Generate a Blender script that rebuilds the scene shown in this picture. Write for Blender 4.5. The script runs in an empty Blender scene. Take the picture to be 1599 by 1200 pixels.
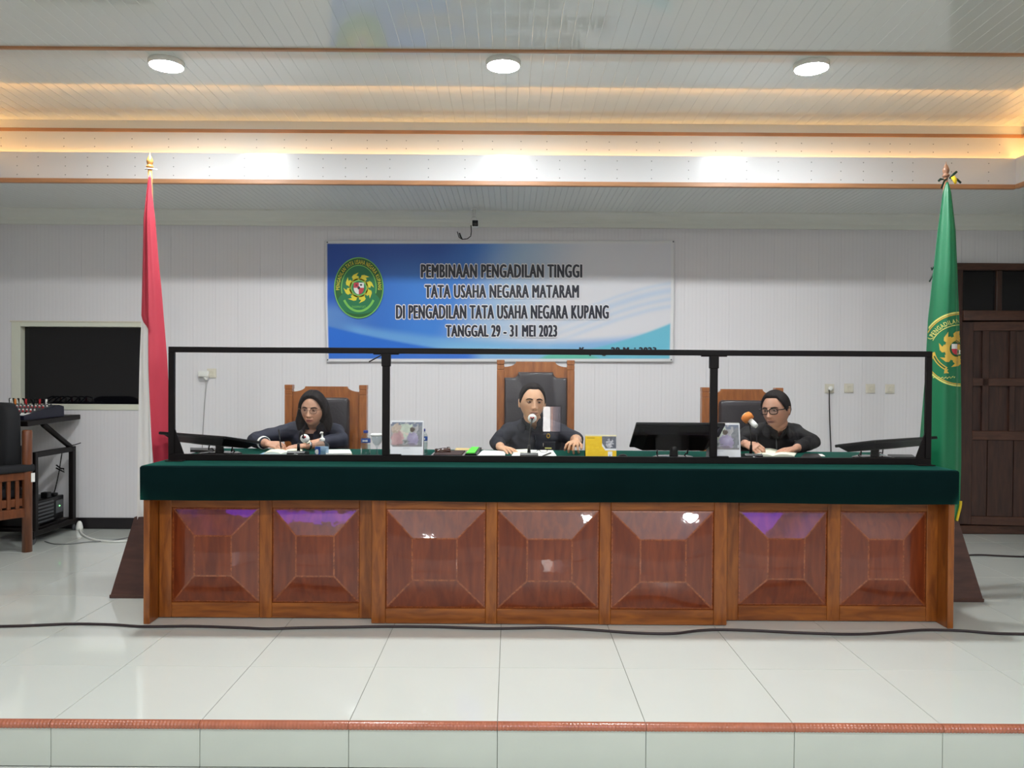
import bpy, bmesh, math, random
import numpy as np
from mathutils import Vector, Matrix, Euler
random.seed(4)
np.random.seed(4)
C = bpy.context.scene.collection
SC = bpy.context.scene
PI = math.pi

# ------------------------------------------------------------------ camera, world, exposure
F = 1250.0                       # focal length in pixels of the 1599x1200 frame
EYE = Vector((0, 0, 1.401))
cam_d = bpy.data.cameras.new('camera')
cam_d.sensor_fit = 'HORIZONTAL'
cam_d.sensor_width = 36
cam_d.lens = F / 1599 * 36
cam_d.clip_start = 0.05
cam = bpy.data.objects.new('camera', cam_d)
C.objects.link(cam)
RM = (Matrix.Rotation(-0.002, 4, 'Z') @ Matrix.Rotation(PI / 2 - 14 / F, 4, 'X') @ Matrix.Rotation(0.0062, 4, 'Z'))
cam.matrix_world = Matrix.Translation(EYE) @ RM
SC.camera = cam
w = bpy.data.worlds.new('world')
SC.world = w
w.use_nodes = True
w.node_tree.nodes['Background'].inputs[0].default_value = (0.02, 0.02, 0.022, 1)
w.node_tree.nodes['Background'].inputs[1].default_value = 0.3
SC.view_settings.view_transform = 'Standard'
SC.view_settings.look = 'None'
SC.view_settings.gamma = 1.0
SC.view_settings.use_curve_mapping = False
SC.view_settings.exposure = 0.21
SC.cycles.caustics_reflective = False
SC.cycles.caustics_refractive = False
SC.cycles.sample_clamp_indirect = 6.0
SC.cycles.max_bounces = 8
SC.cycles.transparent_max_bounces = 16
LAMP = 400.0                     # radiance of the ceiling downlights
COVE = 17.0                      # radiance of the warm cove strips

R3 = RM.to_3x3()


def ray(px, py):
    return R3 @ Vector(((px - 799.5) / F, -(py - 600) / F, -1))


def at(px, py, Y):
    d = ray(px, py)
    return EYE + d * (Y / d.y)


def onz(px, py, z):
    d = ray(px, py)
    return EYE + d * ((z - EYE.z) / d.z)


# ------------------------------------------------------------------ materials
def srgb(r, g=None, b=None):
    if g is None:
        r, g, b = r
    f = lambda c: (c / 255 / 12.92) if c / 255 <= 0.04045 else ((c / 255 + 0.055) / 1.055) ** 2.4
    return (f(r), f(g), f(b), 1)


def new_mat(name):
    m = bpy.data.materials.new(name)
    m.use_nodes = True
    nt = m.node_tree
    return m, nt, nt.nodes['Principled BSDF']


def pmat(name, col, rough=0.5, metal=0.0, spec=0.5, coat=0.0, coat_rough=0.05, noise=None, bump=None, sheen=None, emis=None, trans=0.0):
    """col: rgba.  noise=(scale, amount, detail, stretch xyz); bump=(scale, strength, stretch)"""
    m, nt, b = new_mat(name)
    N, L = nt.nodes, nt.links
    b.inputs['Base Color'].default_value = col
    b.inputs['Roughness'].default_value = rough
    b.inputs['Metallic'].default_value = metal
    b.inputs['Specular IOR Level'].default_value = spec
    b.inputs['Coat Weight'].default_value = coat
    b.inputs['Coat Roughness'].default_value = coat_rough
    b.inputs['Transmission Weight'].default_value = trans
    tc = None
    if noise or bump:
        tc = N.new('ShaderNodeTexCoord')
    if noise:
        sc, am, det, st = noise
        mp = N.new('ShaderNodeMapping'); mp.inputs['Scale'].default_value = st
        L.new(tc.outputs['Object'], mp.inputs[0])
        nz = N.new('ShaderNodeTexNoise'); nz.inputs['Scale'].default_value = sc; nz.inputs['Detail'].default_value = det
        L.new(mp.outputs[0], nz.inputs['Vector'])
        rp = N.new('ShaderNodeValToRGB')
        lo = tuple(c * (1 - am) for c in col[:3]) + (1,)
        hi = tuple(min(1, c * (1 + am)) for c in col[:3]) + (1,)
        rp.color_ramp.elements[0].position = 0.3; rp.color_ramp.elements[0].color = lo
        rp.color_ramp.elements[1].position = 0.7; rp.color_ramp.elements[1].color = hi
        L.new(nz.outputs['Fac'], rp.inputs[0])
        L.new(rp.outputs[0], b.inputs['Base Color'])
    if bump:
        sc, stg, st = bump
        mp = N.new('ShaderNodeMapping'); mp.inputs['Scale'].default_value = st
        L.new(tc.outputs['Object'], mp.inputs[0])
        nz = N.new('ShaderNodeTexNoise'); nz.inputs['Scale'].default_value = sc; nz.inputs['Detail'].default_value = 2
        L.new(mp.outputs[0], nz.inputs['Vector'])
        bp = N.new('ShaderNodeBump'); bp.inputs['Strength'].default_value = stg; bp.inputs['Distance'].default_value = 0.01
        L.new(nz.outputs['Fac'], bp.inputs['Height'])
        L.new(bp.outputs[0], b.inputs['Normal'])
        if coat > 0:
            L.new(bp.outputs[0], b.inputs['Coat Normal'])
    if sheen:
        b.inputs['Sheen Weight'].default_value = sheen[0]
        b.inputs['Sheen Roughness'].default_value = sheen[1]
        b.inputs['Sheen Tint'].default_value = sheen[2]
    if emis:
        b.inputs['Emission Color'].default_value = emis[0]
        b.inputs['Emission Strength'].default_value = emis[1]
    return m


def emat(name, col, strength):
    m = bpy.data.materials.new(name)
    m.use_nodes = True
    nt = m.node_tree
    nt.nodes.clear()
    e = nt.nodes.new('ShaderNodeEmission'); e.inputs[0].default_value = col; e.inputs[1].default_value = strength
    o = nt.nodes.new('ShaderNodeOutputMaterial')
    nt.links.new(e.outputs[0], o.inputs[0])
    return m


def attr_mat(name, rough=0.5, spec=0.4, sub=0.0):
    """colour comes from the mesh's own 'Col' attribute (print, skin)"""
    m, nt, b = new_mat(name)
    a = nt.nodes.new('ShaderNodeAttribute'); a.attribute_name = 'Col'
    nt.links.new(a.outputs['Color'], b.inputs['Base Color'])
    b.inputs['Roughness'].default_value = rough
    b.inputs['Specular IOR Level'].default_value = spec
    if sub:
        b.inputs['Subsurface Weight'].default_value = sub
        b.inputs['Subsurface Radius'].default_value = (0.012, 0.005, 0.003)
        b.inputs['Subsurface Scale'].default_value = 0.4
    return m


def clear_mat(name, tint, refl=0.05, edge=0.5, rough=0.0):
    """clear sheet, bottle or lens: see-through with a mirror share that grows to the edge"""
    m = bpy.data.materials.new(name)
    m.use_nodes = True
    nt = m.node_tree; N, L = nt.nodes, nt.links
    N.clear()
    o = N.new('ShaderNodeOutputMaterial')
    t = N.new('ShaderNodeBsdfTransparent'); t.inputs[0].default_value = tint
    g = N.new('ShaderNodeBsdfGlossy'); g.inputs['Roughness'].default_value = rough; g.inputs[0].default_value = (1, 1, 1, 1)
    lw = N.new('ShaderNodeLayerWeight'); lw.inputs[0].default_value = 0.5
    p = N.new('ShaderNodeMath'); p.operation = 'POWER'; p.inputs[1].default_value = 4
    L.new(lw.outputs['Facing'], p.inputs[0])
    ma = N.new('ShaderNodeMath'); ma.operation = 'MULTIPLY_ADD'; ma.inputs[1].default_value = edge; ma.inputs[2].default_value = refl
    L.new(p.outputs[0], ma.inputs[0])
    mx = N.new('ShaderNodeMixShader')
    L.new(ma.outputs[0], mx.inputs[0]); L.new(t.outputs[0], mx.inputs[1]); L.new(g.outputs[0], mx.inputs[2])
    L.new(mx.outputs[0], o.inputs[0])
    return m


def wood_mat(name, c1, c2, rough=0.35, coat=0.6, stretch=(1, 1, 8), scale=6.0, bump=0.0, coat_rough=0.06, bscale=9.0):
    m, nt, b = new_mat(name)
    N, L = nt.nodes, nt.links
    tc = N.new('ShaderNodeTexCoord')
    mp = N.new('ShaderNodeMapping'); mp.inputs['Scale'].default_value = stretch
    L.new(tc.outputs['Object'], mp.inputs[0])
    nz = N.new('ShaderNodeTexNoise'); nz.inputs['Scale'].default_value = scale; nz.inputs['Detail'].default_value = 5; nz.inputs['Distortion'].default_value = 0.6
    L.new(mp.outputs[0], nz.inputs['Vector'])
    rp = N.new('ShaderNodeValToRGB')
    rp.color_ramp.elements[0].position = 0.3; rp.color_ramp.elements[0].color = c1
    rp.color_ramp.elements[1].position = 0.72; rp.color_ramp.elements[1].color = c2
    L.new(nz.outputs['Fac'], rp.inputs[0]); L.new(rp.outputs[0], b.inputs['Base Color'])
    b.inputs['Roughness'].default_value = rough
    b.inputs['Coat Weight'].default_value = coat
    b.inputs['Coat Roughness'].default_value = coat_rough
    if bump:
        n2 = N.new('ShaderNodeTexNoise'); n2.inputs['Scale'].default_value = bscale; n2.inputs['Detail'].default_value = 3
        L.new(tc.outputs['Object'], n2.inputs['Vector'])
        bp = N.new('ShaderNodeBump'); bp.inputs['Strength'].default_value = bump; bp.inputs['Distance'].default_value = 0.01
        L.new(n2.outputs['Fac'], bp.inputs['Height'])
        L.new(bp.outputs[0], b.inputs['Normal']); L.new(bp.outputs[0], b.inputs['Coat Normal'])
    return m


def wall_mat(name, col):
    """matt PVC board printed and embossed with thin upright lines"""
    m, nt, b = new_mat(name)
    N, L = nt.nodes, nt.links
    tc = N.new('ShaderNodeTexCoord')
    mp = N.new('ShaderNodeMapping'); mp.inputs['Scale'].default_value = (1, 0.02, 0.02)
    L.new(tc.outputs['Object'], mp.inputs[0])
    wv = N.new('ShaderNodeTexWave'); wv.inputs['Scale'].default_value = 9; wv.inputs['Distortion'].default_value = 1.2; wv.inputs['Detail'].default_value = 3
    L.new(mp.outputs[0], wv.inputs['Vector'])
    nz = N.new('ShaderNodeTexNoise'); nz.inputs['Scale'].default_value = 55; nz.inputs['Detail'].default_value = 2
    L.new(mp.outputs[0], nz.inputs['Vector'])
    ad = N.new('ShaderNodeMath'); ad.operation = 'ADD'
    L.new(wv.outputs['Fac'], ad.inputs[0]); L.new(nz.outputs['Fac'], ad.inputs[1])
    rp = N.new('ShaderNodeValToRGB')
    rp.color_ramp.elements[0].position = 0.35; rp.color_ramp.elements[0].color = tuple(c * 0.98 for c in col[:3]) + (1,)
    rp.color_ramp.elements[1].position = 1.2; rp.color_ramp.elements[1].color = tuple(min(1, c * 1.015) for c in col[:3]) + (1,)
    L.new(ad.outputs[0], rp.inputs[0]); L.new(rp.outputs[0], b.inputs['Base Color'])
    bp = N.new('ShaderNodeBump'); bp.inputs['Strength'].default_value = 0.05; bp.inputs['Distance'].default_value = 0.003
    L.new(ad.outputs[0], bp.inputs['Height']); L.new(bp.outputs[0], b.inputs['Normal'])
    b.inputs['Roughness'].default_value = 0.42
    return m


M = {}
M['wall'] = wall_mat('wall_board', srgb(228, 226, 229))
M['plain_wall'] = pmat('painted_wall', srgb(180, 176, 172), 0.7)
M['pvc'] = pmat('glossy_ceiling_board', srgb(226, 230, 225), 0.09, coat=0.7, coat_rough=0.035, bump=(2.2, 0.03, (1, 0.5, 1)))
M['cove_board'] = pmat('cove_board', srgb(222, 220, 214), 0.5)
M['pvc_rear'] = pmat('rear_ceiling_board', srgb(226, 229, 226), 0.3, coat=0.2, coat_rough=0.15)
M['fascia'] = pmat('fascia_board', srgb(214, 214, 216), 0.2, coat=0.35, coat_rough=0.04, bump=(14, 0.02, (1, 1, 0.3)))
M['cornice'] = pmat('cornice_plaster', srgb(234, 236, 229), 0.6)
M['trim_wood'] = pmat('ceiling_trim_wood', srgb(176, 128, 92), 0.4, noise=(20, 0.15, 3, (0.2, 1, 1)))
M['tile'] = pmat('floor_tile', srgb(209, 213, 207), 0.07, coat=0.35, coat_rough=0.03, noise=(1.3, 0.025, 3, (1, 1, 1)), bump=(2.5, 0.012, (1, 1, 1)))
M['riser'] = pmat('riser_tile', srgb(184, 190, 180), 0.2, noise=(2, 0.04, 3, (1, 1, 1)))
M['grout'] = pmat('grout', srgb(120, 122, 112), 0.9)
M['nosing'] = pmat('nosing_tile', srgb(164, 98, 74), 0.25, noise=(8, 0.12, 3, (1, 1, 1)))
M['black_trim'] = pmat('black_skirting', srgb(28, 24, 28), 0.35)
M['frame_wood'] = wood_mat('bench_frame_wood', srgb(110, 54, 12), srgb(160, 92, 30), 0.4, 0.25, (6, 6, 1), 5, bump=0.05)
M['frame_wood_h'] = wood_mat('bench_rail_wood', srgb(110, 54, 12), srgb(160, 92, 30), 0.4, 0.25, (0.8, 6, 6), 5, bump=0.05)
M['panel_wood'] = wood_mat('bench_panel_wood', srgb(94, 34, 12), srgb(128, 56, 22), 0.3, 0.8, (7, 7, 1), 4, bump=0.06, coat_rough=0.02, bscale=7)
M['worn_edge'] = wood_mat('worn_panel_edge', srgb(104, 44, 16), srgb(158, 86, 44), 0.3, 0.8, (7, 7, 7), 9, bump=0.08, coat_rough=0.03)
M['chair_wood'] = wood_mat('chair_wood', srgb(132, 74, 34), srgb(170, 104, 52), 0.35, 0.3, (6, 6, 1), 6)
M['armchair_wood'] = wood_mat('armchair_wood', srgb(88, 46, 24), srgb(122, 68, 36), 0.4, 0.2, (6, 6, 1), 6)
M['hall_tile'] = pmat('hall_floor_tile', srgb(124, 126, 118), 0.5)
M['dark_wood'] = wood_mat('door_wood', srgb(48, 28, 22), srgb(74, 45, 34), 0.45, 0.2, (9, 9, 1), 4)
M['door_rail_wood'] = wood_mat('door_rail_wood', srgb(66, 40, 30), srgb(88, 55, 41), 0.45, 0.2, (2, 9, 9), 4)
M['base_wood'] = wood_mat('flag_base_wood', srgb(66, 38, 30), srgb(84, 52, 42), 0.4, 0.2, (1, 6, 6), 5)
M['pole_wood'] = wood_mat('pole_wood', srgb(176, 122, 60), srgb(204, 150, 84), 0.35, 0.4, (8, 8, 1), 6)
M['pole_wood2'] = wood_mat('brown_pole_wood', srgb(140, 98, 74), srgb(164, 120, 94), 0.35, 0.4, (8, 8, 1), 6)
M['gavel_wood'] = wood_mat('gavel_wood', srgb(52, 28, 22), srgb(78, 45, 34), 0.25, 0.6, (3, 3, 3), 9)
M['leather'] = pmat('dark_leather', srgb(52, 48, 52), 0.35, bump=(60, 0.12, (1, 1, 1)))
M['black_fabric'] = pmat('black_fabric', srgb(26, 26, 30), 0.85)
M['cloth'] = pmat('green_felt', srgb(8, 29, 30), 0.95, spec=0.05, noise=(3, 0.1, 3, (1, 1, 1)), sheen=(0.9, 0.3, srgb(70, 185, 160)))
M['black'] = pmat('black_powder_coat', srgb(18, 13, 13), 0.45, spec=0.25)
M['black_plastic'] = pmat('black_plastic', srgb(13, 13, 15), 0.35, spec=0.3)
M['gloss_black'] = pmat('gloss_black', srgb(10, 10, 12), 0.08)
M['grey_plastic'] = pmat('grey_plastic', srgb(70, 72, 76), 0.4)
M['white_plastic'] = pmat('white_plastic', srgb(235, 235, 230), 0.35)
M['cream_plastic'] = pmat('cream_plastic', srgb(222, 216, 200), 0.4)
M['silver'] = pmat('silver', srgb(190, 190, 190), 0.25, 1.0)
M['steel'] = pmat('grey_steel', srgb(120, 122, 124), 0.35, 0.8)
M['gold'] = pmat('gold', srgb(226, 178, 62), 0.3, 0.9)
M['white_paper'] = pmat('white_paper', srgb(238, 238, 234), 0.8)
M['ivory_paper'] = pmat('ivory_paper', srgb(236, 236, 216), 0.8)
M['manila'] = pmat('manila_card', srgb(212, 186, 132), 0.8)
M['blue_paper'] = pmat('blue_paper', srgb(150, 186, 214), 0.8)
M['grey_ink'] = pmat('grey_ink', srgb(140, 142, 150), 0.8)
M['acrylic'] = clear_mat('acrylic_sheet', (0.985, 0.99, 0.99, 1), 0.022, 0.35)
M['clear'] = clear_mat('clear_plastic', (0.9, 0.93, 0.94, 1), 0.06, 0.8, 0.03)
M['lens'] = clear_mat('spectacle_lens', (0.93, 0.94, 0.95, 1), 0.03, 0.3)
M['water'] = clear_mat('water', (0.86, 0.93, 0.92, 1), 0.05, 0.6)
M['gel'] = pmat('blue_gel', srgb(176, 208, 236), 0.25)
M['gel'].node_tree.nodes['Principled BSDF'].inputs['Alpha'].default_value = 0.45
M['dark_glass'] = pmat('dark_window_glass', srgb(12, 12, 16), 0.04, spec=0.5)
M['blue_label'] = pmat('blue_label', srgb(40, 82, 160), 0.4)
M['blue_cap'] = pmat('blue_cap', srgb(38, 58, 140), 0.35)
M['red'] = pmat('red_plastic', srgb(190, 30, 40), 0.4)
M['orange'] = pmat('orange_foam', srgb(236, 140, 60), 0.7)
M['lime'] = pmat('lime_cover', srgb(100, 232, 70), 0.5)
M['yellow'] = pmat('yellow_print', srgb(240, 196, 26), 0.6)
M['yellow_dark'] = pmat('yellow_print_ink', srgb(196, 142, 30), 0.6)
M['flag_red'] = pmat('red_satin', srgb(196, 56, 76), 0.5, sheen=(0.4, 0.4, srgb(255, 150, 160)))
M['flag_white'] = pmat('white_satin', srgb(236, 234, 232), 0.5, sheen=(0.2, 0.4, (1, 1, 1, 1)))
M['flag_green'] = pmat('green_satin', srgb(14, 112, 72), 0.45, sheen=(0.3, 0.4, srgb(120, 220, 170)))
M['flag_green_band'] = pmat('dark_green_band', srgb(10, 86, 46), 0.5)
M['flag_gold'] = pmat('gold_embroidery', srgb(214, 176, 70), 0.45)
M['flag_yellow'] = pmat('yellow_thread', srgb(216, 214, 120), 0.5)
M['fringe'] = pmat('yellow_fringe', srgb(236, 198, 40), 0.6)
M['hair'] = pmat('black_hair', srgb(30, 24, 25), 0.65, spec=0.2, noise=(60, 0.35, 3, (1, 1, 0.2)), bump=(90, 0.3, (1, 1, 0.15)))
M['skin'] = attr_mat('skin', 0.45, 0.4, 0.08)
M['print'] = attr_mat('print', 0.35, 0.4)
M['paper_print'] = attr_mat('paper_print', 0.55, 0.3)
M['lamp'] = emat('lamp_diffuser', (0.97, 1.0, 1.0, 1), LAMP)
M['cove'] = emat('warm_cove_strip', (1.0, 0.52, 0.16, 1), COVE)


# ------------------------------------------------------------------ mesh building
def wm(o):
    m = o.matrix_basis.copy()
    while o.parent is not None:
        o = o.parent
        m = o.matrix_basis @ m
    return m


class MB:
    """collects shapes in world (or local) coordinates and links them as ONE mesh object"""

    def __init__(s):
        s.v, s.f, s.mi, s.sm = [], [], [], []
        s.cur, s.smooth = 0, False

    def add(s, vs, fs, smooth=None):
        n = len(s.v)
        s.v += [tuple(p) for p in vs]
        for f in fs:
            s.f.append(tuple(i + n for i in f))
            s.mi.append(s.cur)
            s.sm.append(s.smooth if smooth is None else smooth)
        return s

    def box(s, x0, x1, y0, y1, z0, z1, bev=0.0, mat=None):
        if x0 > x1: x0, x1 = x1, x0
        if y0 > y1: y0, y1 = y1, y0
        if z0 > z1: z0, z1 = z1, z0
        T = mat or Matrix.Identity(4)
        if bev <= 0:
            vs = [(x, y, z) for z in (z0, z1) for y in (y0, y1) for x in (x0, x1)]
            fs = [(0, 2, 3, 1), (4, 5, 7, 6), (0, 1, 5, 4), (2, 6, 7, 3), (0, 4, 6, 2), (1, 3, 7, 5)]
            return s.add([T @ Vector(p) for p in vs], fs, False)
        bm = bmesh.new()
        bmesh.ops.create_cube(bm, size=1)
        for v in bm.verts:
            v.co = Vector(((x0 + x1) / 2 + v.co.x * (x1 - x0), (y0 + y1) / 2 + v.co.y * (y1 - y0), (z0 + z1) / 2 + v.co.z * (z1 - z0)))
        bmesh.ops.bevel(bm, geom=list(bm.edges), offset=bev, segments=2 if bev > 0.004 else 1, profile=0.5, affect='EDGES')
        bm.verts.index_update()
        s.add([T @ v.co for v in bm.verts], [[v.index for v in f.verts] for f in bm.faces], bev > 0.004)
        bm.free()
        return s

    def tube(s, pts, rad, n=8, xdir=None, ry=None, cap=True):
        """swept (elliptical) tube; rad / ry are a number or a list"""
        pts = [Vector(p) for p in pts]
        k = len(pts)
        rx = [rad] * k if isinstance(rad, (int, float)) else list(rad)
        rv = rx if ry is None else ([ry] * k if isinstance(ry, (int, float)) else list(ry))
        vs, fs = [], []
        prev = None
        for i, p in enumerate(pts):
            t = (pts[min(i + 1, k - 1)] - pts[max(i - 1, 0)]).normalized()
            if prev is None:
                a = Vector(xdir) if xdir is not None else (Vector((0, 0, 1)) if abs(t.z) < 0.9 else Vector((1, 0, 0)))
            else:
                a = prev
            u = (a - t * a.dot(t)).normalized()
            prev = u
            v = t.cross(u)
            for j in range(n):
                an = 2 * PI * j / n
                vs.append(p + u * (rx[i] * math.cos(an)) + v * (rv[i] * math.sin(an)))
        for i in range(k - 1):
            for j in range(n):
                j2 = (j + 1) % n
                fs.append((i * n + j, i * n + j2, (i + 1) * n + j2, (i + 1) * n + j))
        s.add(vs, fs, True)
        if cap:
            b = len(s.v) - len(vs)
            s.f.append(tuple(b + j for j in reversed(range(n)))); s.mi.append(s.cur); s.sm.append(False)
            s.f.append(tuple(b + (k - 1) * n + j for j in range(n))); s.mi.append(s.cur); s.sm.append(False)
        return s

    def capsule(s, pts, rad, n=10):
        """tube with rounded ends: closed, for bodies"""
        pts = [Vector(p) for p in pts]
        r = [rad] * len(pts) if isinstance(rad, (int, float)) else list(rad)
        d0 = (pts[0] - pts[1]).normalized(); d1 = (pts[-1] - pts[-2]).normalized()
        P = [pts[0] + d0 * r[0] * 0.92, pts[0] + d0 * r[0] * 0.6] + pts + [pts[-1] + d1 * r[-1] * 0.6, pts[-1] + d1 * r[-1] * 0.92]
        Rr = [r[0] * 0.35, r[0] * 0.8] + r + [r[-1] * 0.8, r[-1] * 0.35]
        return s.tube(P, Rr, n)

    def loft(s, secs, n=24, cap=True):
        """horizontal elliptical sections (cx, cy, cz, rx, ry)"""
        vs, fs = [], []
        for cx, cy, cz, rx, ry in secs:
            for j in range(n):
                a = 2 * PI * j / n
                vs.append((cx + rx * math.cos(a), cy + ry * math.sin(a), cz))
        k = len(secs)
        for i in range(k - 1):
            for j in range(n):
                j2 = (j + 1) % n
                fs.append((i * n + j, i * n + j2, (i + 1) * n + j2, (i + 1) * n + j))
        if cap:
            fs.append(tuple(reversed(range(n)))); fs.append(tuple((k - 1) * n + j for j in range(n)))
        return s.add(vs, fs, True)

    def lathe(s, prof, n=20, T=None, cap=True):
        """profile [(r, z)] about local z, placed by matrix T"""
        T = T or Matrix.Identity(4)
        vs, fs = [], []
        for r, z in prof:
            for j in range(n):
                a = 2 * PI * j / n
                vs.append(T @ Vector((r * math.cos(a), r * math.sin(a), z)))
        k = len(prof)
        for i in range(k - 1):
            for j in range(n):
                j2 = (j + 1) % n
                fs.append((i * n + j, i * n + j2, (i + 1) * n + j2, (i + 1) * n + j))
        s.add(vs, fs, True)
        if cap:
            b = len(s.v) - len(vs)
            if prof[0][0] > 1e-5:
                s.f.append(tuple(b + j for j in reversed(range(n)))); s.mi.append(s.cur); s.sm.append(False)
            if prof[-1][0] > 1e-5:
                s.f.append(tuple(b + (k - 1) * n + j for j in range(n))); s.mi.append(s.cur); s.sm.append(False)
        return s

    def prism(s, poly, y0, y1, T=None):
        """outline [(x, z)] extruded along y"""
        T = T or Matrix.Identity(4)
        n = len(poly)
        vs = [T @ Vector((x, y0, z)) for x, z in poly] + [T @ Vector((x, y1, z)) for x, z in poly]
        fs = [tuple(range(n)), tuple(reversed(range(n, 2 * n)))]
        fs += [(i, i + n, (i + 1) % n + n, (i + 1) % n) for i in range(n)]
        return s.add(vs, fs, False)

    def ext_x(s, prof, x0, x1):
        """closed profile [(y, z)] extruded along x"""
        n = len(prof)
        vs = [(x0, y, z) for y, z in prof] + [(x1, y, z) for y, z in prof]
        fs = [tuple(reversed(range(n))), tuple(range(n, 2 * n))]
        fs += [(i, (i + 1) % n, (i + 1) % n + n, i + n) for i in range(n)]
        return s.add(vs, fs, False)

    def sphere(s, c, r, n=14, m=10, T=None):
        """ellipsoid with radii r (number or 3-tuple)"""
        rr = (r, r, r) if isinstance(r, (int, float)) else r
        T = T or Matrix.Identity(4)
        c = Vector(c)
        vs, fs = [T @ (c + Vector((0, 0, rr[2])))], []
        for i in range(1, m):
            th = PI * i / m
            for j in range(n):
                ph = 2 * PI * j / n
                vs.append(T @ (c + Vector((rr[0] * math.sin(th) * math.cos(ph), rr[1] * math.sin(th) * math.sin(ph), rr[2] * math.cos(th)))))
        vs.append(T @ (c - Vector((0, 0, rr[2]))))
        for j in range(n):
            j2 = (j + 1) % n
            fs.append((0, 1 + j, 1 + j2))
            for i in range(m - 2):
                a = 1 + i * n
                fs.append((a + j, a + n + j, a + n + j2, a + j2))
            a = 1 + (m - 2) * n
            fs.append((a + j, len(vs) - 1, a + j2))
        return s.add(vs, fs, True)

    def mesh(s, name, mats, T=None):
        me = bpy.data.meshes.new(name)
        vs = s.v if T is None else [T @ Vector(p) for p in s.v]
        me.from_pydata([tuple(p) for p in vs], [], s.f)
        for m in (mats if isinstance(mats, (list, tuple)) else [mats]):
            me.materials.append(m)
        me.polygons.foreach_set('material_index', s.mi)
        me.polygons.foreach_set('use_smooth', s.sm)
        bm = bmesh.new(); bm.from_mesh(me)
        bmesh.ops.recalc_face_normals(bm, faces=list(bm.faces))
        bm.to_mesh(me); bm.free()
        me.update()
        return me

    def build(s, name, mats, parent=None, local=False, label=None, sharp=None):
        """parent given: world coordinates are turned into the parent's own (unless local)"""
        T = None
        if parent is not None and not local:
            T = wm(parent).inverted()
        me = s.mesh(name, mats, T)
        if sharp is not None:
            me.set_sharp_from_angle(angle=sharp)
        return link(name, me, parent, label)


def link(name, me, parent=None, label=None):
    o = bpy.data.objects.new(name, me)
    C.objects.link(o)
    if parent is not None:
        o.parent = parent
    if label:
        o['label'] = label
    return o


def thing(name, label, cat, loc=(0, 0, 0), rot=(0, 0, 0), group=None):
    o = bpy.data.objects.new(name, None)
    C.objects.link(o)
    o.empty_display_size = 0.1
    o.location = loc
    o.rotation_euler = rot
    return tag(o, label, cat, group)


def tag(o, label, cat, group=None):
    o['label'] = label
    o['category'] = cat
    if group:
        o['group'] = group
    return o


def struct(o, label=None):
    o['kind'] = 'structure'
    if label:
        o['label'] = label
    return o


def mono(name, label, cat, mb, mats, loc, group=None, sharp=None):
    """a thing that is a single mesh with its origin at loc (mesh given in world coordinates)"""
    me = mb.mesh(name, mats, Matrix.Translation(-Vector(loc)))
    if sharp is not None:
        me.set_sharp_from_angle(angle=sharp)
    o = link(name, me)
    o.location = loc
    return tag(o, label, cat, group)


def colour_attr(me, cols):
    a = me.color_attributes.new('Col', 'FLOAT_COLOR', 'POINT')
    flat = np.ones((len(me.vertices), 4), dtype=np.float32)
    flat[:, :3] = cols
    a.data.foreach_set('color', flat.ravel())


def remeshed(mb, voxel, smooth=3):
    me = mb.mesh('blob', [])
    o = bpy.data.objects.new('blob', me)
    C.objects.link(o)
    r = o.modifiers.new('r', 'REMESH'); r.mode = 'VOXEL'; r.voxel_size = voxel; r.use_smooth_shade = True
    if smooth:
        sm = o.modifiers.new('s', 'SMOOTH'); sm.iterations = smooth; sm.factor = 0.5
    dg = bpy.context.evaluated_depsgraph_get()
    out = bpy.data.meshes.new_from_object(o.evaluated_get(dg))
    bpy.data.objects.remove(o)
    bpy.data.meshes.remove(me)
    return out


def text_geo(body, bold=0.0, res=3):
    """flat outline mesh of a line of lettering: (verts Nx2, faces), its box scaled to 0..1"""
    cu = bpy.data.curves.new('t', 'FONT')
    cu.body = body; cu.size = 1; cu.space_character = 1.14; cu.offset = bold; cu.resolution_u = res
    o = bpy.data.objects.new('t', cu)
    C.objects.link(o)
    dg = bpy.context.evaluated_depsgraph_get()
    me = bpy.data.meshes.new_from_object(o.evaluated_get(dg))
    v = np.array([tuple(p.co)[:2] for p in me.vertices])
    f = [tuple(p.vertices) for p in me.polygons]
    bpy.data.objects.remove(o); bpy.data.curves.remove(cu); bpy.data.meshes.remove(me)
    return v, f


def text_in(mb, body, x0, x1, z0, z1, y, thick=0.0, halo=0.0):
    """lettering stretched into a box of the xz plane at depth y; thick fattens the strokes sideways, halo all round (each copy a hair in front of the last)"""
    v, f = text_geo(body, 0.0)
    lo, hi = v.min(0), v.max(0)
    sh = [(0, 0)]
    if thick:
        sh += [(-thick, 0), (thick, 0), (-thick / 2, thick * .3), (thick / 2, -thick * .3)]
    if halo:
        sh = [(halo * math.cos(k * PI / 5), halo * 1.0 * math.sin(k * PI / 5)) for k in range(10)]
    s = ((x1 - x0) / (hi[0] - lo[0]), (z1 - z0) / (hi[1] - lo[1]))
    for k, (dx, dz) in enumerate(sh):
        mb.add([(x0 + dx + (p[0] - lo[0]) * s[0], y - 0.00008 * k, z0 + dz + (p[1] - lo[1]) * s[1]) for p in v], f, False)
# ------------------------------------------------------------------ the room
XL, XR = -5.444, 5.356           # side walls
YW = 7.18                        # rear wall behind the bench
YE = 3.203                       # front edge of the raised platform
YH = -6.0                        # far end of the hall, behind the camera
ZH = -0.182                      # hall floor
ZS = 2.827                       # low ceiling round the tray
TX0, TX1, TY = -3.97, 3.77, 6.0  # tray recess
YU = 6.06                        # upright wall of the tray above the cove

ZU = at(797, 192, YU).z            # ceiling height where it meets that wall


def zc(y):
    return ZU + 0.03 * (YU - max(y, 1.5))


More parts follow.
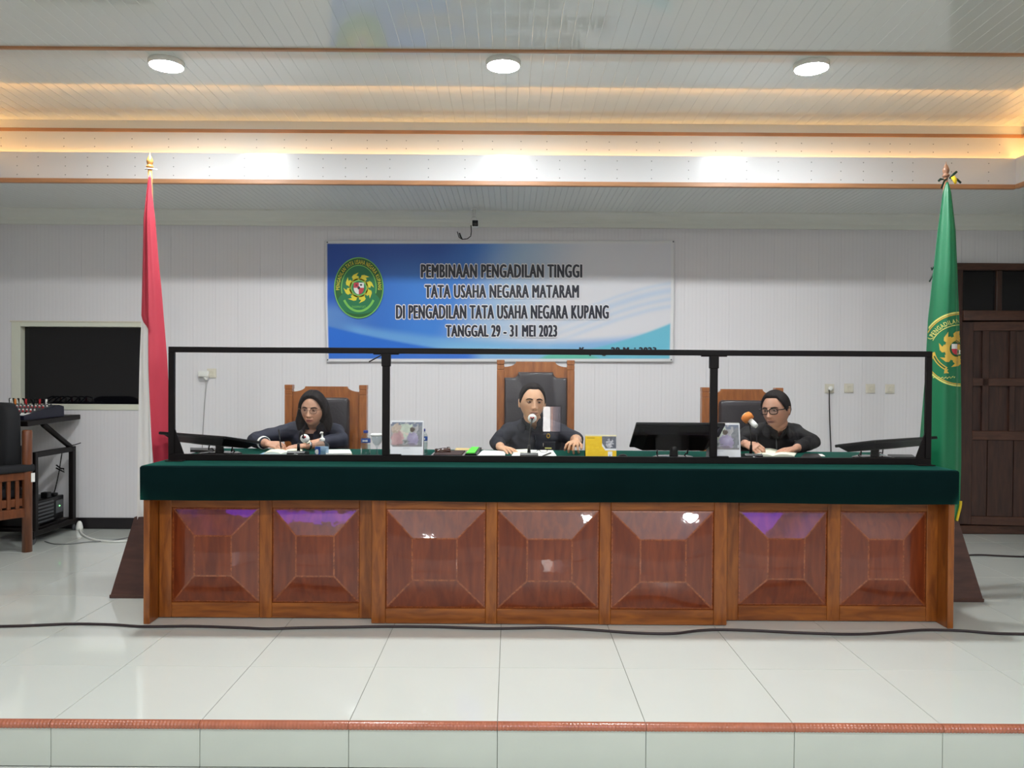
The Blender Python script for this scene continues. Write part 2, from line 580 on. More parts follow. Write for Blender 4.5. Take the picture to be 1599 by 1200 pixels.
# floor: grout bed with a porcelain tile for every tile
fl = MB().box(XL, XR, YE + 0.01, YW + 0.2, -0.182, -0.0025)
fl.box(XL, XR, YH, YE + 0.005, ZH - 0.2, ZH - 0.0025)
floor = struct(fl.build('floor', M['grout']), 'glossy off-white tiled platform floor')
S = 0.597
tm = MB().box(0.0015, S - 0.0015, 0.0015, S - 0.0015, -0.012, 0, 0.0005).mesh('tile', M['tile'])
tmh = MB().box(0.0015, S - 0.0015, 0.0015, 0.36 - 0.0015, -0.012, 0, 0.0005).mesh('tile', M['tile'])
rows = [YE + 0.012 + S * k for k in range(7)]
for j, y in enumerate(rows):
    for i in range(-9, 9):
        o = link('tile', tm if y + S < YW + 0.02 else tmh, floor)
        o.location = (-0.044 + S * i, y, 0)
for j in range(2):
    for i in range(-9, 9):
        o = link('tile', tm, floor)
        o.location = (-0.044 + S * i, YE - 0.004 - S * (j + 1), ZH)
MB().box(XL, XR, YH, YE - 0.004 - 2 * S, ZH - 0.2, ZH).build('hall_floor_tiling', M['hall_tile'], floor)
rs = MB().box(0.001, S - 0.001, 0, 0.012, 0.0015, 0.155, 0.001).mesh('tile', M['riser'])
step = struct(MB().box(XL, XR, YE + 0.008, YE + 0.02, ZH, -0.02).build('trim_1', M['grout']), 'pale tiled riser of the platform step')
for i in range(-9, 9):
    o = link('tile', rs, step)
    o.location = (-0.044 + S * i, YE - 0.004, ZH)
# ribbed brown nosing along the step
nz = MB()
NR = 40
prof = []
for k in range(9):
    a = -0.35 * PI + k / 8 * 0.95 * PI
    prof.append((math.sin(a), math.cos(a)))
for i in range(NR * 2 + 1):
    x = 0.001 + (S - 0.002) * i / (NR * 2)
    r = 0.0165 if i % 2 else 0.0150
    nz.v += [(x, -r * math.cos(a) * 1.0, r * math.sin(a)) for a in [(-0.45 + k / 9 * 1.0) * PI for k in range(10)]]
for i in range(NR * 2):
    for k in range(9):
        nz.f.append((i * 10 + k, i * 10 + k + 1, (i + 1) * 10 + k + 1, (i + 1) * 10 + k)); nz.mi.append(0); nz.sm.append(False)
nz.box(0.001, S - 0.001, 0.0, 0.014, -0.014, 0.0155)
nzm = nz.mesh('nosing', M['nosing'])
nosing = struct(MB().box(XL, XR, YE + 0.002, YE + 0.008, -0.03, -0.004).build('trim_2', M['grout']), 'ribbed reddish-brown nosing along the platform edge')
for i in range(-9, 9):
    o = link('nosing_tile', nzm, nosing)
    o.location = (-0.044 + S * i, YE, -0.013)

# rear wall: slab with openings, faced with upright boards
wx0, wx1, wz0, wz1 = at(18, 570, YW).x, -3.17, at(20, 640, YW).z, at(20, 503, YW).z       # window
dx0, dx1, dz1 = at(1499, 600, YW).x, XR - 0.05, at(1560, 412, YW).z                        # door
wall_back = MB()
for a, b, c, d in ((XL, wx0, 0, 2.83), (wx0, wx1, 0, wz0), (wx0, wx1, wz1, 2.83), (wx1, dx0, 0, 2.83), (dx0, dx1, dz1, 2.83), (dx1, XR, 0, 2.83)):
    wall_back.box(a, b, YW + 0.006, YW + 0.15, c, d)
wall_back = struct(wall_back.build('wall_back', M['plain_wall']), 'pale grey wall of thin-ribbed upright boards')
xs = [XL + 0.2 * k for k in range(55)]
cuts = sorted(set([round(x, 4) for x in xs] + [round(v, 4) for v in (wx0, wx1, dx0, dx1)]))
pid = {}
for a, b in zip(cuts[:-1], cuts[1:]):
    if b - a < 0.004:
        continue
    m = (a + b) / 2
    spans = [(0.0, 2.80)]
    if wx0 < m < wx1: spans = [(0.0, wz0), (wz1, 2.80)]
    if dx0 < m < dx1: spans = [(dz1, 2.80)]
    for z0, z1 in spans:
        k = (round(b - a, 3), round(z0, 3), round(z1, 3))
        if k not in pid:
            pid[k] = MB().box(0.0004, b - a - 0.0004, 0, 0.006, z0, z1, 0.0006).mesh('panel', M['wall'])
        o = link('panel', pid[k], wall_back)
        o.location = (a, YW, 0)
sk = MB().box(XL, dx0 - 0.09, YW - 0.014, YW, 0, 0.098, 0.002)
struct(sk.build('baseboard_back', M['black_trim']), 'black skirting along the rear wall')
# side walls and the end of the hall
struct(MB().box(XL - 0.12, XL, YH, YW + 0.15, ZH, 3.5).build('wall_left', M['plain_wall']))
struct(MB().box(XR, XR + 0.12, YH, YW + 0.15, ZH, 3.5).build('wall_right', M['plain_wall']))
struct(MB().box(XL, XR, YH - 0.12, YH, ZH, 3.5).build('wall_front', M['plain_wall']))

# ceilings
ce = MB()
ce.box(XL, TX0 - 0.02, YH, YW, ZS + 0.012, ZS + 0.05)
ce.box(TX1 + 0.02, XR, YH, YW, ZS + 0.012, ZS + 0.05)
ce.box(TX0 - 0.02, TX1 + 0.02, TY + 0.02, YW, ZS + 0.012, ZS + 0.05)
zt = zc(1.5)
a0, a1 = TX0 - 0.3, TX1 + 0.3
ce.add([(a0, YU + 0.1, zc(YU + .1) + .012), (a1, YU + 0.1, zc(YU + .1) + .012), (a1, 1.5, zt + .012), (a0, 1.5, zt + .012), (a0, YU + 0.1, 3.6), (a1, YU + 0.1, 3.6), (a1, 1.5, 3.6), (a0, 1.5, 3.6)],
       [(0, 1, 2, 3), (4, 5, 6, 7), (0, 1, 5, 4), (2, 3, 7, 6), (0, 3, 7, 4), (1, 2, 6, 5)])
ceiling = struct(ce.build('ceiling', M['pvc_rear']), 'glossy white board ceiling with a raised tray')
hall_ceiling = MB().box(a0, a1, YH, 1.5, zt + 0.002, 3.6)
hall_ceiling.build('hall_ceiling_board', M['pvc'], ceiling)


def board(w, y0, y1, ribs, g=0.0028, t=0.010):
    """ceiling board with V grooves, laid along y, sloped with the tray"""
    gd = 0.0014 if ribs == 2 else 0.004
    pr = [(0.0, gd), (g, 0.0)]
    for k in range(1, ribs):
        x = w * k / ribs
        pr += [(x - g, 0.0), (x, gd), (x + g, 0.0)]
    pr += [(w - g, 0.0), (w, gd), (w, t), (0, t)]
    n = len(pr)
    b = MB()
    vs = [(x, y0, z) for x, z in pr] + [(x, y1, z) for x, z in pr]
    b.add(vs, [tuple(range(n)), tuple(reversed(range(n, 2 * n)))] + [(i, i + n, (i + 1) % n + n, (i + 1) % n) for i in range(n)], False)
    return b


dt = ray(797, 80)
YT = 4.75
for _ in range(8):
    YT = (zc(YT) - 0.004 - EYE.z) / dt.z * dt.y   #                       # trim strip across the tray
WB = 0.155
nb = int((TX1 - TX0 + 0.2) / WB)


def sloped(b):
    b.v = [(x, y, z + zc(y)) for x, y, z in b.v]
    return b


ma = sloped(board(WB, YT, YU, 2, 0.0022)).mesh('panel', M['pvc'])
mb_ = sloped(board(WB, 1.5, YT, 2, 0.0022)).mesh('panel', M['pvc'])
for i in range(nb + 1):
    for me in (ma, mb_):
        o = link('panel', me, ceiling)
        o.location = (TX0 - 0.1 + WB * i, 0, 0)
mr = board(0.141, TY + 0.02, 7.0, 3, 0.0022).mesh('panel', M['pvc_rear'])
for i in range(int((XR - XL) / 0.141)):
    o = link('panel', mr, ceiling)
    o.location = (XL + 0.141 * i, 0, ZS)
# trim strip
ts = MB().box(TX0 - 0.1, TX1 + 0.1, YT - 0.014, YT + 0.014, zc(YT) - 0.012, zc(YT) + 0.004, 0.003)
struct(ts.build('trim_3', M['trim_wood']), 'thin brown strip across the upper ceiling')
# upper walls of the tray, with the warm cove in front of them
zb = 2.965
up = MB()
up.box(TX0 - 0.12, TX1 + 0.12, YU, YU + 0.1, zb, 3.45)
up.box(TX0 - 0.22, TX0 - 0.10, YH, YU + 0.1, zb, 3.6)
up.box(TX1 + 0.10, TX1 + 0.22, YH, YU + 0.1, zb, 3.6)
up.box(TX0 - 0.12, TX1 + 0.12, TY + 0.021, YU, zb - 0.01, zb)
up.box(TX0 - 0.12, TX0 - 0.021, YH, YU, zb - 0.01, zb)
up.box(TX1 + 0.021, TX1 + 0.12, YH, YU, zb - 0.01, zb)
up = struct(up.build('wall_cove', M['cove_board']), 'upper ceiling step washed by warm cove light')
z3 = at(797, 207, YU - 0.01).z
tr = MB().box(TX0 - 0.1, TX1 + 0.1, YU - 0.007, YU, z3 - 0.013, z3 + 0.013, 0.002)
tr.box(TX0 - 0.1, TX0 - 0.078, 1, YU, z3 - 0.013, z3 + 0.013, 0.004).box(TX1 + 0.078, TX1 + 0.1, 1, YU, z3 - 0.013, z3 + 0.013, 0.004)
struct(tr.build('trim_4', M['trim_wood']), 'brown bead along the warm-lit ceiling step')
# fascia with its wooden bottom trim
zf = at(797, 242, TY).z
fa = MB().box(TX0 - 0.02, TX1 + 0.02, TY, TY + 0.02, ZS, zf, 0.002)
fa.box(TX0 - 0.02, TX0, YH, TY, ZS, zf, 0.002).box(TX1, TX1 + 0.02, YH, TY, ZS, zf, 0.002)
fascia = struct(fa.build('wall_fascia', M['fascia']), 'glossy white fascia below the cove')
ft = MB().box(TX0, TX1, TY - 0.012, TY + 0.022, ZS - 0.012, ZS + 0.022, 0.004)
ft.box(TX0 - 0.02, TX0 + 0.012, 1, TY - 0.012, ZS - 0.012, ZS + 0.022, 0.004).box(TX1 - 0.012, TX1 + 0.02, 1, TY - 0.012, ZS - 0.012, ZS + 0.022, 0.004)
struct(ft.build('trim_5', M['trim_wood']), 'light brown wooden edge under the fascia')
nh = MB()
x = TX0 + 0.1
while x < TX1:
    for k in range(3):
        nh.lathe([(0.0042, 0), (0.003, 0.002)], 6, Matrix.Translation((x, TY, ZS + 0.05 + 0.065 * k)) @ Matrix.Rotation(PI / 2, 4, 'X'))
    x += random.uniform(0.14, 0.30)
n_ = nh.build('nail_heads', M['steel'], fascia); n_['kind'] = 'stuff'
nh = MB()
x = TX0 + 0.12
while x < TX1:
    for k in range(2):
        nh.lathe([(0.0042, 0), (0.003, 0.002)], 6, Matrix.Translation((x, YU, 3.105 + 0.06 * k)) @ Matrix.Rotation(PI / 2, 4, 'X'))
    x += random.uniform(0.14, 0.30)
n_ = nh.build('nail_heads', M['steel'], up); n_['kind'] = 'stuff'
# warm strips lying in the cove
GC = 'warm strips hidden in the ceiling cove'
for x0, x1 in ((-4.0, -2.0), (-1.9, -0.05), (0.0, 1.8), (1.85, 3.80)):
    o = mono('cove_light', 'warm orange light strip lying hidden in the ceiling cove', 'light', MB().box(x0, x1, TY + 0.022, TY + 0.038, zb, zb + 0.02), M['cove'], (x0, TY + .05, zb), GC)
for sx in (TX0 - 0.06, TX1 + 0.06):
    for y0 in (4.0, 1.8, -0.4):
        mono('cove_light', 'warm orange light strip lying hidden in the ceiling cove', 'light', MB().box(sx - 0.02, sx + 0.02, y0, y0 + 2.0, zb, zb + 0.02), M['cove'], (sx, y0, zb), GC)
# cornice at the rear wall
pr = [(YW, 2.722), (YW - 0.03, 2.722), (YW - 0.035, 2.738)]
for k in range(7):
    a = k / 6 * PI / 2
    pr.append((YW - 0.035 - 0.15 * (1 - math.cos(a)), 2.738 + 0.075 * math.sin(a)))
pr += [(YW - 0.215, 2.815), (YW - 0.215, ZS + 0.01), (YW, ZS + 0.01)]
struct(MB().ext_x(pr, XL, XR).build('trim_6', M['cornice']), 'pale plaster cornice above the rear wall')

# downlights
lens_m = MB().lathe([(0.0, -0.036), (0.055, -0.035), (0.085, -0.032), (0.100, -0.029)], 24).mesh('diffuser', M['lamp'])
ring_m = MB().lathe([(0.099, -0.029), (0.103, -0.033), (0.107, -0.028), (0.108, 0.012), (0.090, 0.012)], 24).mesh('ring', M['white_plastic'])


def downlight(x, y, label, group=None, flat=None):
    z = zc(y) if flat is None else flat
    t = thing('downlight', label, 'light', (x, y, z), (math.atan(-0.03) if y > 1.5 else 0, 0, 0), group)
    link('diffuser', lens_m, t); link('ring', ring_m, t)


for px, py, side in ((260, 104, 'round white downlight at the left end of the front row of three'), (786, 104, 'round white downlight in the middle of the front row of three'), (1267, 108, 'round white downlight at the right end of the front row of three')):
    d = ray(px, py)
    Y = 4.9
    for _ in range(8):
        Y = (zc(Y) - 0.03 - EYE.z) / d.z * d.y
    p = at(px, py, Y)
    downlight(p.x, Y, side)
for x, y in ((-2.1, 0.9), (-0.05, 0.9), (1.85, 0.9), (-2.3, -2.35), (-1.2, -2.35), (1.1, -1.55), (2.5, -1.55), (-2.0, -4.4), (0.0, -4.4), (2.0, -4.4)):
    downlight(x, y, 'round white downlight in the hall ceiling behind the viewer', 'hall downlights')
downlight(4.45, -1.0, 'round white downlight in the low side ceiling of the hall', flat=ZS + 0.012)

# window on the left of the rear wall
fw = 0.082
wf = MB()
wf.box(wx0 - 0.012, wx1 + 0.012, YW - 0.008, YW + 0.012, wz1, wz1 + 0.012, 0.002)
window = struct(wf.build('window_1', M['cream_plastic']), 'dark control-room window with a cream frame')
wfm = MB()
wfm.box(wx0, wx0 + fw, YW - 0.006, YW + 0.10, wz0, wz1, 0.003)
wfm.box(wx1 - fw, wx1, YW - 0.006, YW + 0.10, wz0, wz1, 0.003)
wfm.box(wx0 + fw, wx1 - fw, YW - 0.006, YW + 0.10, wz1 - 0.04, wz1, 0.003)
wfm.box(wx0 + fw, wx1 - fw, YW - 0.006, YW + 0.10, wz0, wz0 + 0.052, 0.003)
wfm.build('window_frame', pmat('cream_frame_paint', srgb(222, 224, 208), 0.5), window)
MB().box(wx0 + fw, wx1 - fw, YW + 0.062, YW + 0.068, wz0 + 0.052, wz1 - 0.04).build('pane', M['dark_glass'], window)

# door at the right end: frame, transom and a panelled leaf standing ajar
fx = 0.085
d1 = struct(MB().box(dx0 - fx, dx0, YW - 0.03, YW + 0.12, 0, dz1, 0.004).build('door_1', M['dark_wood']), 'dark brown panelled door standing ajar beside the green flag')
zt0 = at(1560, 498, YW).z
MB().box(dx0 - fx, dx1, YW - 0.035, YW + 0.12, dz1 - 0.06, dz1, 0.004).build('head_rail', M['door_rail_wood'], d1)
MB().box(dx0, dx1, YW - 0.05, YW + 0.12, zt0 - 0.02, zt0 + 0.07, 0.006).build('lintel', M['door_rail_wood'], d1)
MB().box(dx0, dx1, YW + 0.03, YW + 0.036, zt0 + 0.07, dz1 - 0.06).build('pane', M['dark_glass'], d1)
MB().box(dx0 + 0.32, dx0 + 0.37, YW + 0.0, YW + 0.07, zt0 + 0.07, dz1 - 0.06, 0.004).build('glazing_bar', M['dark_wood'], d1)
MB().box(dx0, dx1, YW - 0.02, YW + 0.12, 0, 0.075, 0.004).build('threshold', M['door_rail_wood'], d1)
MB().box(dx0, dx1, YW + 0.12, YW + 0.15, 0, dz1).build('backing', M['black_trim'], d1)
leaf = bpy.data.objects.new('door_leaf', MB().box(0, 0.86, 0.03, 0.055, 0.085, zt0 - 0.03).mesh('door_leaf', M['dark_wood']))
C.objects.link(leaf); leaf.parent = d1
leaf.location = (dx0 + 0.005, YW - 0.01, 0); leaf.rotation_euler = (0, 0, -0.12)
zr1, zr2 = at(1550, 597, YW).z, at(1550, 680, YW).z
LT = zt0 - 0.03
for x0, x1, z0, z1, nm in ((0, 0.10, 0.085, LT, 'stile'), (0.76, 0.86, 0.085, LT, 'stile'), (0.10, 0.76, LT - 0.08, LT, 'rail'), (0.10, 0.76, zr1 - 0.035, zr1 + 0.035, 'rail'), (0.10, 0.76, zr2 - 0.04, zr2 + 0.04, 'rail'), (0.10, 0.76, 0.085, 0.16, 'rail'),
                           (0.18, 0.235, zr2 + 0.04, LT - 0.08, 'stile'), (0.41, 0.455, zr1 + 0.035, LT - 0.08, 'stile'), (0.41, 0.455, zr2 + 0.04, zr1 - 0.035, 'stile')):
    MB().box(x0, x1, 0.0, 0.03, z0, z1, 0.003).build(nm, M['door_rail_wood' if nm == 'rail' else 'dark_wood'], leaf, local=True)
for x0, x1 in ((0.10, 0.235), (0.235, 0.455), (0.455, 0.60), (0.60, 0.76)):
    MB().box(x0 + 0.003, x1 - 0.003, 0.014, 0.03, 0.16, zr2 - 0.04, 0.003).build('plank', M['dark_wood'], leaf, local=True)
hd = MB().tube([(0.66, 0.0, 0.78), (0.66, -0.03, 0.79), (0.665, -0.03, 0.92), (0.665, 0.0, 0.93)], 0.006, 8)
hd.build('handle', M['silver'], leaf, local=True, label='slim silver pull handle')
# ------------------------------------------------------------------ the bench
BX0, BX1 = -2.036, 2.480
BZ = 0.887                        # top of the cloth
BYB = 5.50                        # rear edge
bench = thing('judges_bench', 'long lacquered brown wooden bench with raised pyramid panels', 'bench', (0.22, 4.5, 0))
for x0, x1 in ((BX0, BX0 + 0.034), (BX1 - 0.034, BX1)):
    MB().box(x0, x1, 4.445, BYB - 0.02, 0, 0.872, 0.003).build('side_panel', M['frame_wood'], bench)
MB().box(BX0 + 0.034, BX1 - 0.034, 4.447, BYB - 0.01, 0.842, 0.872, 0.003).build('top_board', M['frame_wood_h'], bench)
MB().box(BX0 + 0.036, BX1 - 0.036, 4.72, 5.2, 0.60, 0.625, 0.003).build('shelf', M['frame_wood_h'], bench)


def X_(px, Y):
    return at(px, 880, Y).x


def section(Y, stiles, zt, zb_, ztop, ends=(0, 0)):
    """face frame: stiles given as pixel pairs, raised panel in every bay"""
    xs = [(X_(a, Y), X_(b, Y)) for a, b in stiles]
    xs[0] = (xs[0][0] + ends[0], xs[0][1]); xs[-1] = (xs[-1][0], xs[-1][1] + ends[1])      # stiles that run on behind the middle section
    for a, b in xs:
        MB().box(a, b, Y, Y + 0.035, 0.004, ztop, 0.003).build('stile', M['frame_wood'], bench)
    for (a, b), (c, d) in zip(xs[:-1], xs[1:]):
        MB().box(b, c, Y + 0.001, Y + 0.034, zt, ztop, 0.003).build('rail', M['frame_wood_h'], bench)
        MB().box(b, c, Y + 0.001, Y + 0.034, 0.004, zb_, 0.003).build('rail', M['frame_wood_h'], bench)
        # raised panel: outer lip, four sloping facets, flat middle
        w, h = c - b, zt - zb_
        iw = w * 0.212 + random.uniform(-.006, .006); ih = h * 0.21 + random.uniform(-.001, .001)
        cx, cz = (b + c) / 2 + random.uniform(-.006, .006), (zt + zb_) / 2 + 0.006 + random.uniform(-.001, .001)
        yo, yl, yi = Y + 0.010, Y + 0.007, Y - 0.040
        L = 0.007
        bm = bmesh.new()
        o = [bm.verts.new(p) for p in ((b, yo, zb_), (c, yo, zb_), (c, yo, zt), (b, yo, zt))]
        l = [bm.verts.new(p) for p in ((b + L, yl, zb_ + L), (c - L, yl, zb_ + L), (c - L, yl, zt - L), (b + L, yl, zt - L))]
        i_ = [bm.verts.new(p) for p in ((cx - iw, yi, cz - ih), (cx + iw, yi, cz - ih), (cx + iw, yi, cz + ih), (cx - iw, yi, cz + ih))]
        for k in range(4):
            k2 = (k + 1) % 4
            bm.faces.new((o[k], o[k2], l[k2], l[k])); bm.faces.new((l[k], l[k2], i_[k2], i_[k]))
        bm.faces.new(i_)
        bk = [bm.verts.new((p.co.x, Y + 0.032, p.co.z)) for p in o]
        for k in range(4):
            k2 = (k + 1) % 4
            bm.faces.new((bk[k], bk[k2], o[k2], o[k]))
        bm.faces.new(list(reversed(bk)))
        ed = [e for e in bm.edges if all(v in i_ or v in l for v in e.verts)]
        bmesh.ops.bevel(bm, geom=ed, offset=0.005, segments=2, profile=0.5, affect='EDGES', material=1)
        bm.verts.index_update()
        p = MB(); p.add([v.co.copy() for v in bm.verts], [[v.index for v in f.verts] for f in bm.faces], False); p.mi = [f.material_index for f in bm.faces]; bm.free()
        p.build('raised_panel', [M['panel_wood'], M['worn_edge']], bench)


section(4.56, ((248, 267.5), (405, 424.5), (561, 579)), 0.634, 0.090, 0.70, (0, 0.045))
section(4.47, ((580, 602), (758.5, 776), (936, 953.6), (1115, 1135.5)), 0.646, 0.0886, 0.70)
section(4.56, ((1137, 1153), (1292, 1312), (1447, 1468)), 0.634, 0.090, 0.70, (-0.055, 0))
xa, xb = X_(580, 4.47), X_(1135.5, 4.47)
for x0, x1 in ((xa, xa + 0.03), (xb - 0.03, xb)):
    MB().box(x0, x1, 4.505, 4.559, 0.004, 0.70, 0.002).build('return_board', M['frame_wood'], bench)
MB().box(BX0 + 0.034, BX1 - 0.034, 4.452, 4.60, 0.70, 0.742, 0.003).build('top_rail', M['frame_wood_h'], bench)

# fitted green cloth: top and skirt with soft edges
cl = MB()
r = 0.014
cx0, cx1, cy0, cy1 = BX0 - 0.012, BX1 + 0.012, 4.428, BYB
zb0 = 0.698
prof = [(0.0, zb0)] + [(r * (1 - math.cos(a)), BZ - r + r * math.sin(a)) for a in [k / 5 * PI / 2 for k in range(6)]]
NXc = 90
ring_n = None
layers = []
for ins, z in prof:
    x0, x1, y0, y1 = cx0 + ins, cx1 - ins, cy0 + ins, cy1 - ins
    pts = [(x0 + (x1 - x0) * k / NXc, y0) for k in range(NXc)] + [(x1, y0 + (y1 - y0) * k / 20) for k in range(20)] + [(x1 - (x1 - x0) * k / NXc, y1) for k in range(NXc)] + [(x0, y1 - (y1 - y0) * k / 20) for k in range(20)]
    wob = 1.0 if z == zb0 else 0.0
    layers.append([(x, y + wob * 0.004 * math.sin(x * 5.1) , z + wob * 0.003 * math.sin(x * 3.3 + y)) for x, y in pts])
n = len(layers[0])
vs = [p for l in layers for p in l]
fs = []
for i in range(len(layers) - 1):
    for j in range(n):
        j2 = (j + 1) % n
        fs.append((i * n + j, i * n + j2, (i + 1) * n + j2, (i + 1) * n + j))
fs.append(tuple((len(layers) - 1) * n + j for j in range(n)))
cl.add(vs, fs, True)
cl.build('c', M['cloth']).name = 'tablecloth'
cloth = bpy.data.objects['tablecloth']
sm = cloth.modifiers.new('thick', 'SOLIDIFY'); sm.thickness = 0.003; sm.offset = -1
cloth.data.set_sharp_from_angle(angle=0.9)
tag(cloth, 'dark green felt cloth fitted over the top of the long bench', 'tablecloth')

# ------------------------------------------------------------------ acrylic screen on the bench
SY = 4.70
sx0, sx1 = at(264, 600, SY).x, at(1454, 600, SY).x
sz1 = at(859, 545.3, SY).z
scr = thing('acrylic_screen', 'long black-framed clear acrylic screen of three panes standing on green cloth', 'screen', ((sx0 + sx1) / 2, SY, BZ))
t = 0.0335
posts = [sx0 + t / 2, at(603, 600, SY).x, at(1114.5, 600, SY).x, sx1 - t / 2]
MB().box(sx0, sx1, SY - 0.012, SY + 0.012, sz1 - t, sz1, 0.002).build('top_bar', M['black'], scr)
MB().box(sx0, sx1, SY - 0.012, SY + 0.012, BZ + 0.001, BZ + 0.001 + 0.038, 0.002).build('bottom_bar', M['black'], scr)
for k, x in enumerate(posts):
    hw = t / 2 if k in (0, 3) else 0.0215
    MB().box(x - hw, x + hw, SY - 0.0125, SY + 0.0125, BZ + 0.039, sz1 - t, 0.002).build('post', M['black'], scr)
    if k in (1, 2):
        MB().box(x - hw - 0.005, x + hw + 0.005, SY - 0.016, SY + 0.016, sz1 - t - 0.075, sz1 - t + 0.002, 0.003).build('joint_sleeve', M['black'], scr)
        MB().box(x - 0.075, x + 0.075, SY - 0.014, SY + 0.014, sz1 - t - 0.006, sz1 - t, 0.002).build('joint_plate', M['black'], scr)
        MB().box(x + 0.02, x + 0.09, SY - 0.014, SY + 0.014, BZ + 0.037, BZ + 0.045, 0.002).build('joint_plate', M['black'], scr)
for a, b in zip(posts[:-1], posts[1:]):
    MB().box(a + 0.012, b - 0.012, SY - 0.0015, SY + 0.0015, BZ + 0.036, sz1 - t + 0.003).build('pane', M['acrylic'], scr)
for x, s in ((sx0 + t, 1), (sx1 - t, -1)):
    MB().prism([(x, BZ + 0.002), (x + s * 0.068, BZ + 0.002), (x, BZ + 0.19)][::s], SY - 0.004, SY + 0.004).build('corner_foot', M['black'], scr)
    MB().box(x - s * 0.03, x + s * 0.07, SY - 0.07, SY + 0.16, BZ + 0.0005, BZ + 0.006, 0.002).build('foot_plate', M['black'], scr)
p0 = at(576, 565.5, SY + 0.03); p1 = at(600, 552.5, SY + 0.012)
MB().tube([p0, p1], 0.004, 8).build('stay_rod', M['black'], scr)
# ------------------------------------------------------------------ banner on the rear wall
YB = YW - 0.022
bc = at(780.5, 470.5, YB)
PXB = YB / F                      # metres per pixel at the banner
ROT = math.atan2(at(1053, 470, YB).z - at(508, 470, YB).z, at(1053, 470, YB).x - at(508, 470, YB).x)
banner = thing('banner', 'wide blue and white printed meeting banner pinned to the rear wall', 'banner', bc, (0, -ROT, 0))


def bl(px, py):
    return ((px - 780.5) * PXB, -(py - 470.5) * PXB)


def smooth(e0, e1, x):
    t = np.clip((x - e0) / (e1 - e0), 0, 1)
    return t * t * (3 - 2 * t)


def lin(rgb):
    return np.array(srgb(*rgb)[:3])


def mixc(a, b, t):
    return a * (1 - t[..., None]) + b * t[..., None]


NU, NV = 240, 96
x0, z1 = bl(508, 376); x1, z0 = bl(1053, 565.5)
U, V = np.meshgrid(np.linspace(0, 1, NU + 1), np.linspace(0, 1, NV + 1))
sag = -0.006 * np.sin(np.pi * U) * 0 + 0.004 * np.sin(U * 9) * np.sin(V * 5)
Xb = x0 + (x1 - x0) * U + np.where(V < .5, 0.012 * (0.5 - V) * (1 - 2 * U) * 2, 0)
Zb = z0 + (z1 - z0) * V
Yb = 0.006 * np.sin(U * 11 + V * 2) * (1 - V) * 0.6
cs = lin((52, 118, 205)) * np.ones(U.shape + (1,))
# broad run from blue at the left to pale at the right
d = U - 0.16 * (V - 0.5)
cs = mixc(lin((34, 92, 190)), lin((62, 132, 220)), smooth(0.0, 0.30, U))
cs = mixc(cs, lin((168, 196, 226)), smooth(0.34, 0.52, d))
cs = mixc(cs, lin((222, 222, 228)), smooth(0.48, 0.70, d))
# pale haze in the lower left
cs = mixc(cs, lin((120, 170, 222)), 0.55 * smooth(0.18, 0.0, U) * smooth(0.55, 0.4, V) * smooth(0.15, 0.3, V))
# fascia's shadow put into the print: darker blue in the upper left third
cs = mixc(cs, lin((22, 70, 160)), 0.8 * smooth(0.50, 0.30, U) * smooth(0.62, 0.95, V))
# swooping light bands
def band(c0, c1, c2, wd):
    f = c0 + c1 * (U - 0.0) + c2 * U ** 2
    return np.exp(-((V - f) / wd) ** 2)
f1 = 0.34 - 0.62 * U + 0.52 * U ** 2
cs = mixc(cs, lin((112, 172, 228)), 0.8 * smooth(f1 + 0.05, f1 - 0.03, V) * smooth(0.02, 0.1, U))
f2 = 0.30 - 0.74 * U + 0.50 * U ** 2
cs = mixc(cs, lin((40, 112, 214)), smooth(f2 + 0.012, f2 - 0.012, V) * smooth(0.46, 0.40, U))
f3 = 0.10 + 0.02 * np.sin(U * 6)
cs = mixc(cs, lin((128, 192, 230)), 0.9 * smooth(f3 + 0.10, f3 - 0.02, V) * smooth(0.22, 0.40, U) * smooth(f2 - 0.02, f2 + 0.02, V))
for k, (o, wd, am) in enumerate(((0.0, 0.030, 0.6), (-0.07, 0.02, 0.5), (0.06, 0.015, 0.4), (-0.13, 0.02, 0.45))):
    fd = 0.18 + o + 0.42 * smooth(0.45, 1.05, U)
    cs = mixc(cs, lin((176, 202, 230)), am * np.exp(-((V - fd) / wd) ** 2) * smooth(0.5, 0.8, U))
f4 = 0.06 + 0.27 * np.clip((U - 0.64) / 0.36, 0, 1) ** 1.6
cs = mixc(cs, lin((112, 194, 218)), smooth(f4 + 0.012, f4 - 0.012, V) * smooth(0.60, 0.68, U))
f5 = 0.085 - 0.055 * ((U - 0.70) / 0.09) ** 2
cs = mixc(cs, lin((96, 196, 168)), 0.9 * smooth(f5 + 0.01, f5 - 0.01, V) * smooth(0.60, 0.64, U) * smooth(0.84, 0.74, U))
edge = np.minimum(np.minimum(U * 545, (1 - U) * 545), np.minimum(V * 189, (1 - V) * 189))
white = ((U * 545 < 4.5) | ((1 - U) * 545 < 5.5) | ((1 - V) * 189 < 5.5) | (V * 189 < 4.5))
cs[white] = lin((226, 226, 228))
mbn = MB()
idx = lambda i, j: j * (NU + 1) + i
mbn.add(np.stack([Xb, Yb, Zb], -1).reshape(-1, 3).tolist(), [(idx(i, j), idx(i + 1, j), idx(i + 1, j + 1), idx(i, j + 1)) for j in range(NV) for i in range(NU)], True)
bo = mbn.build('banner_sheet', M['print'], banner, local=True)
colour_attr(bo.data, cs.reshape(-1, 3))
sm = bo.modifiers.new('thick', 'SOLIDIFY'); sm.thickness = 0.0012; sm.offset = -1
ink = pmat('banner_ink', srgb(24, 26, 44), 0.4)
halo = pmat('banner_halo', srgb(232, 232, 236), 0.4)
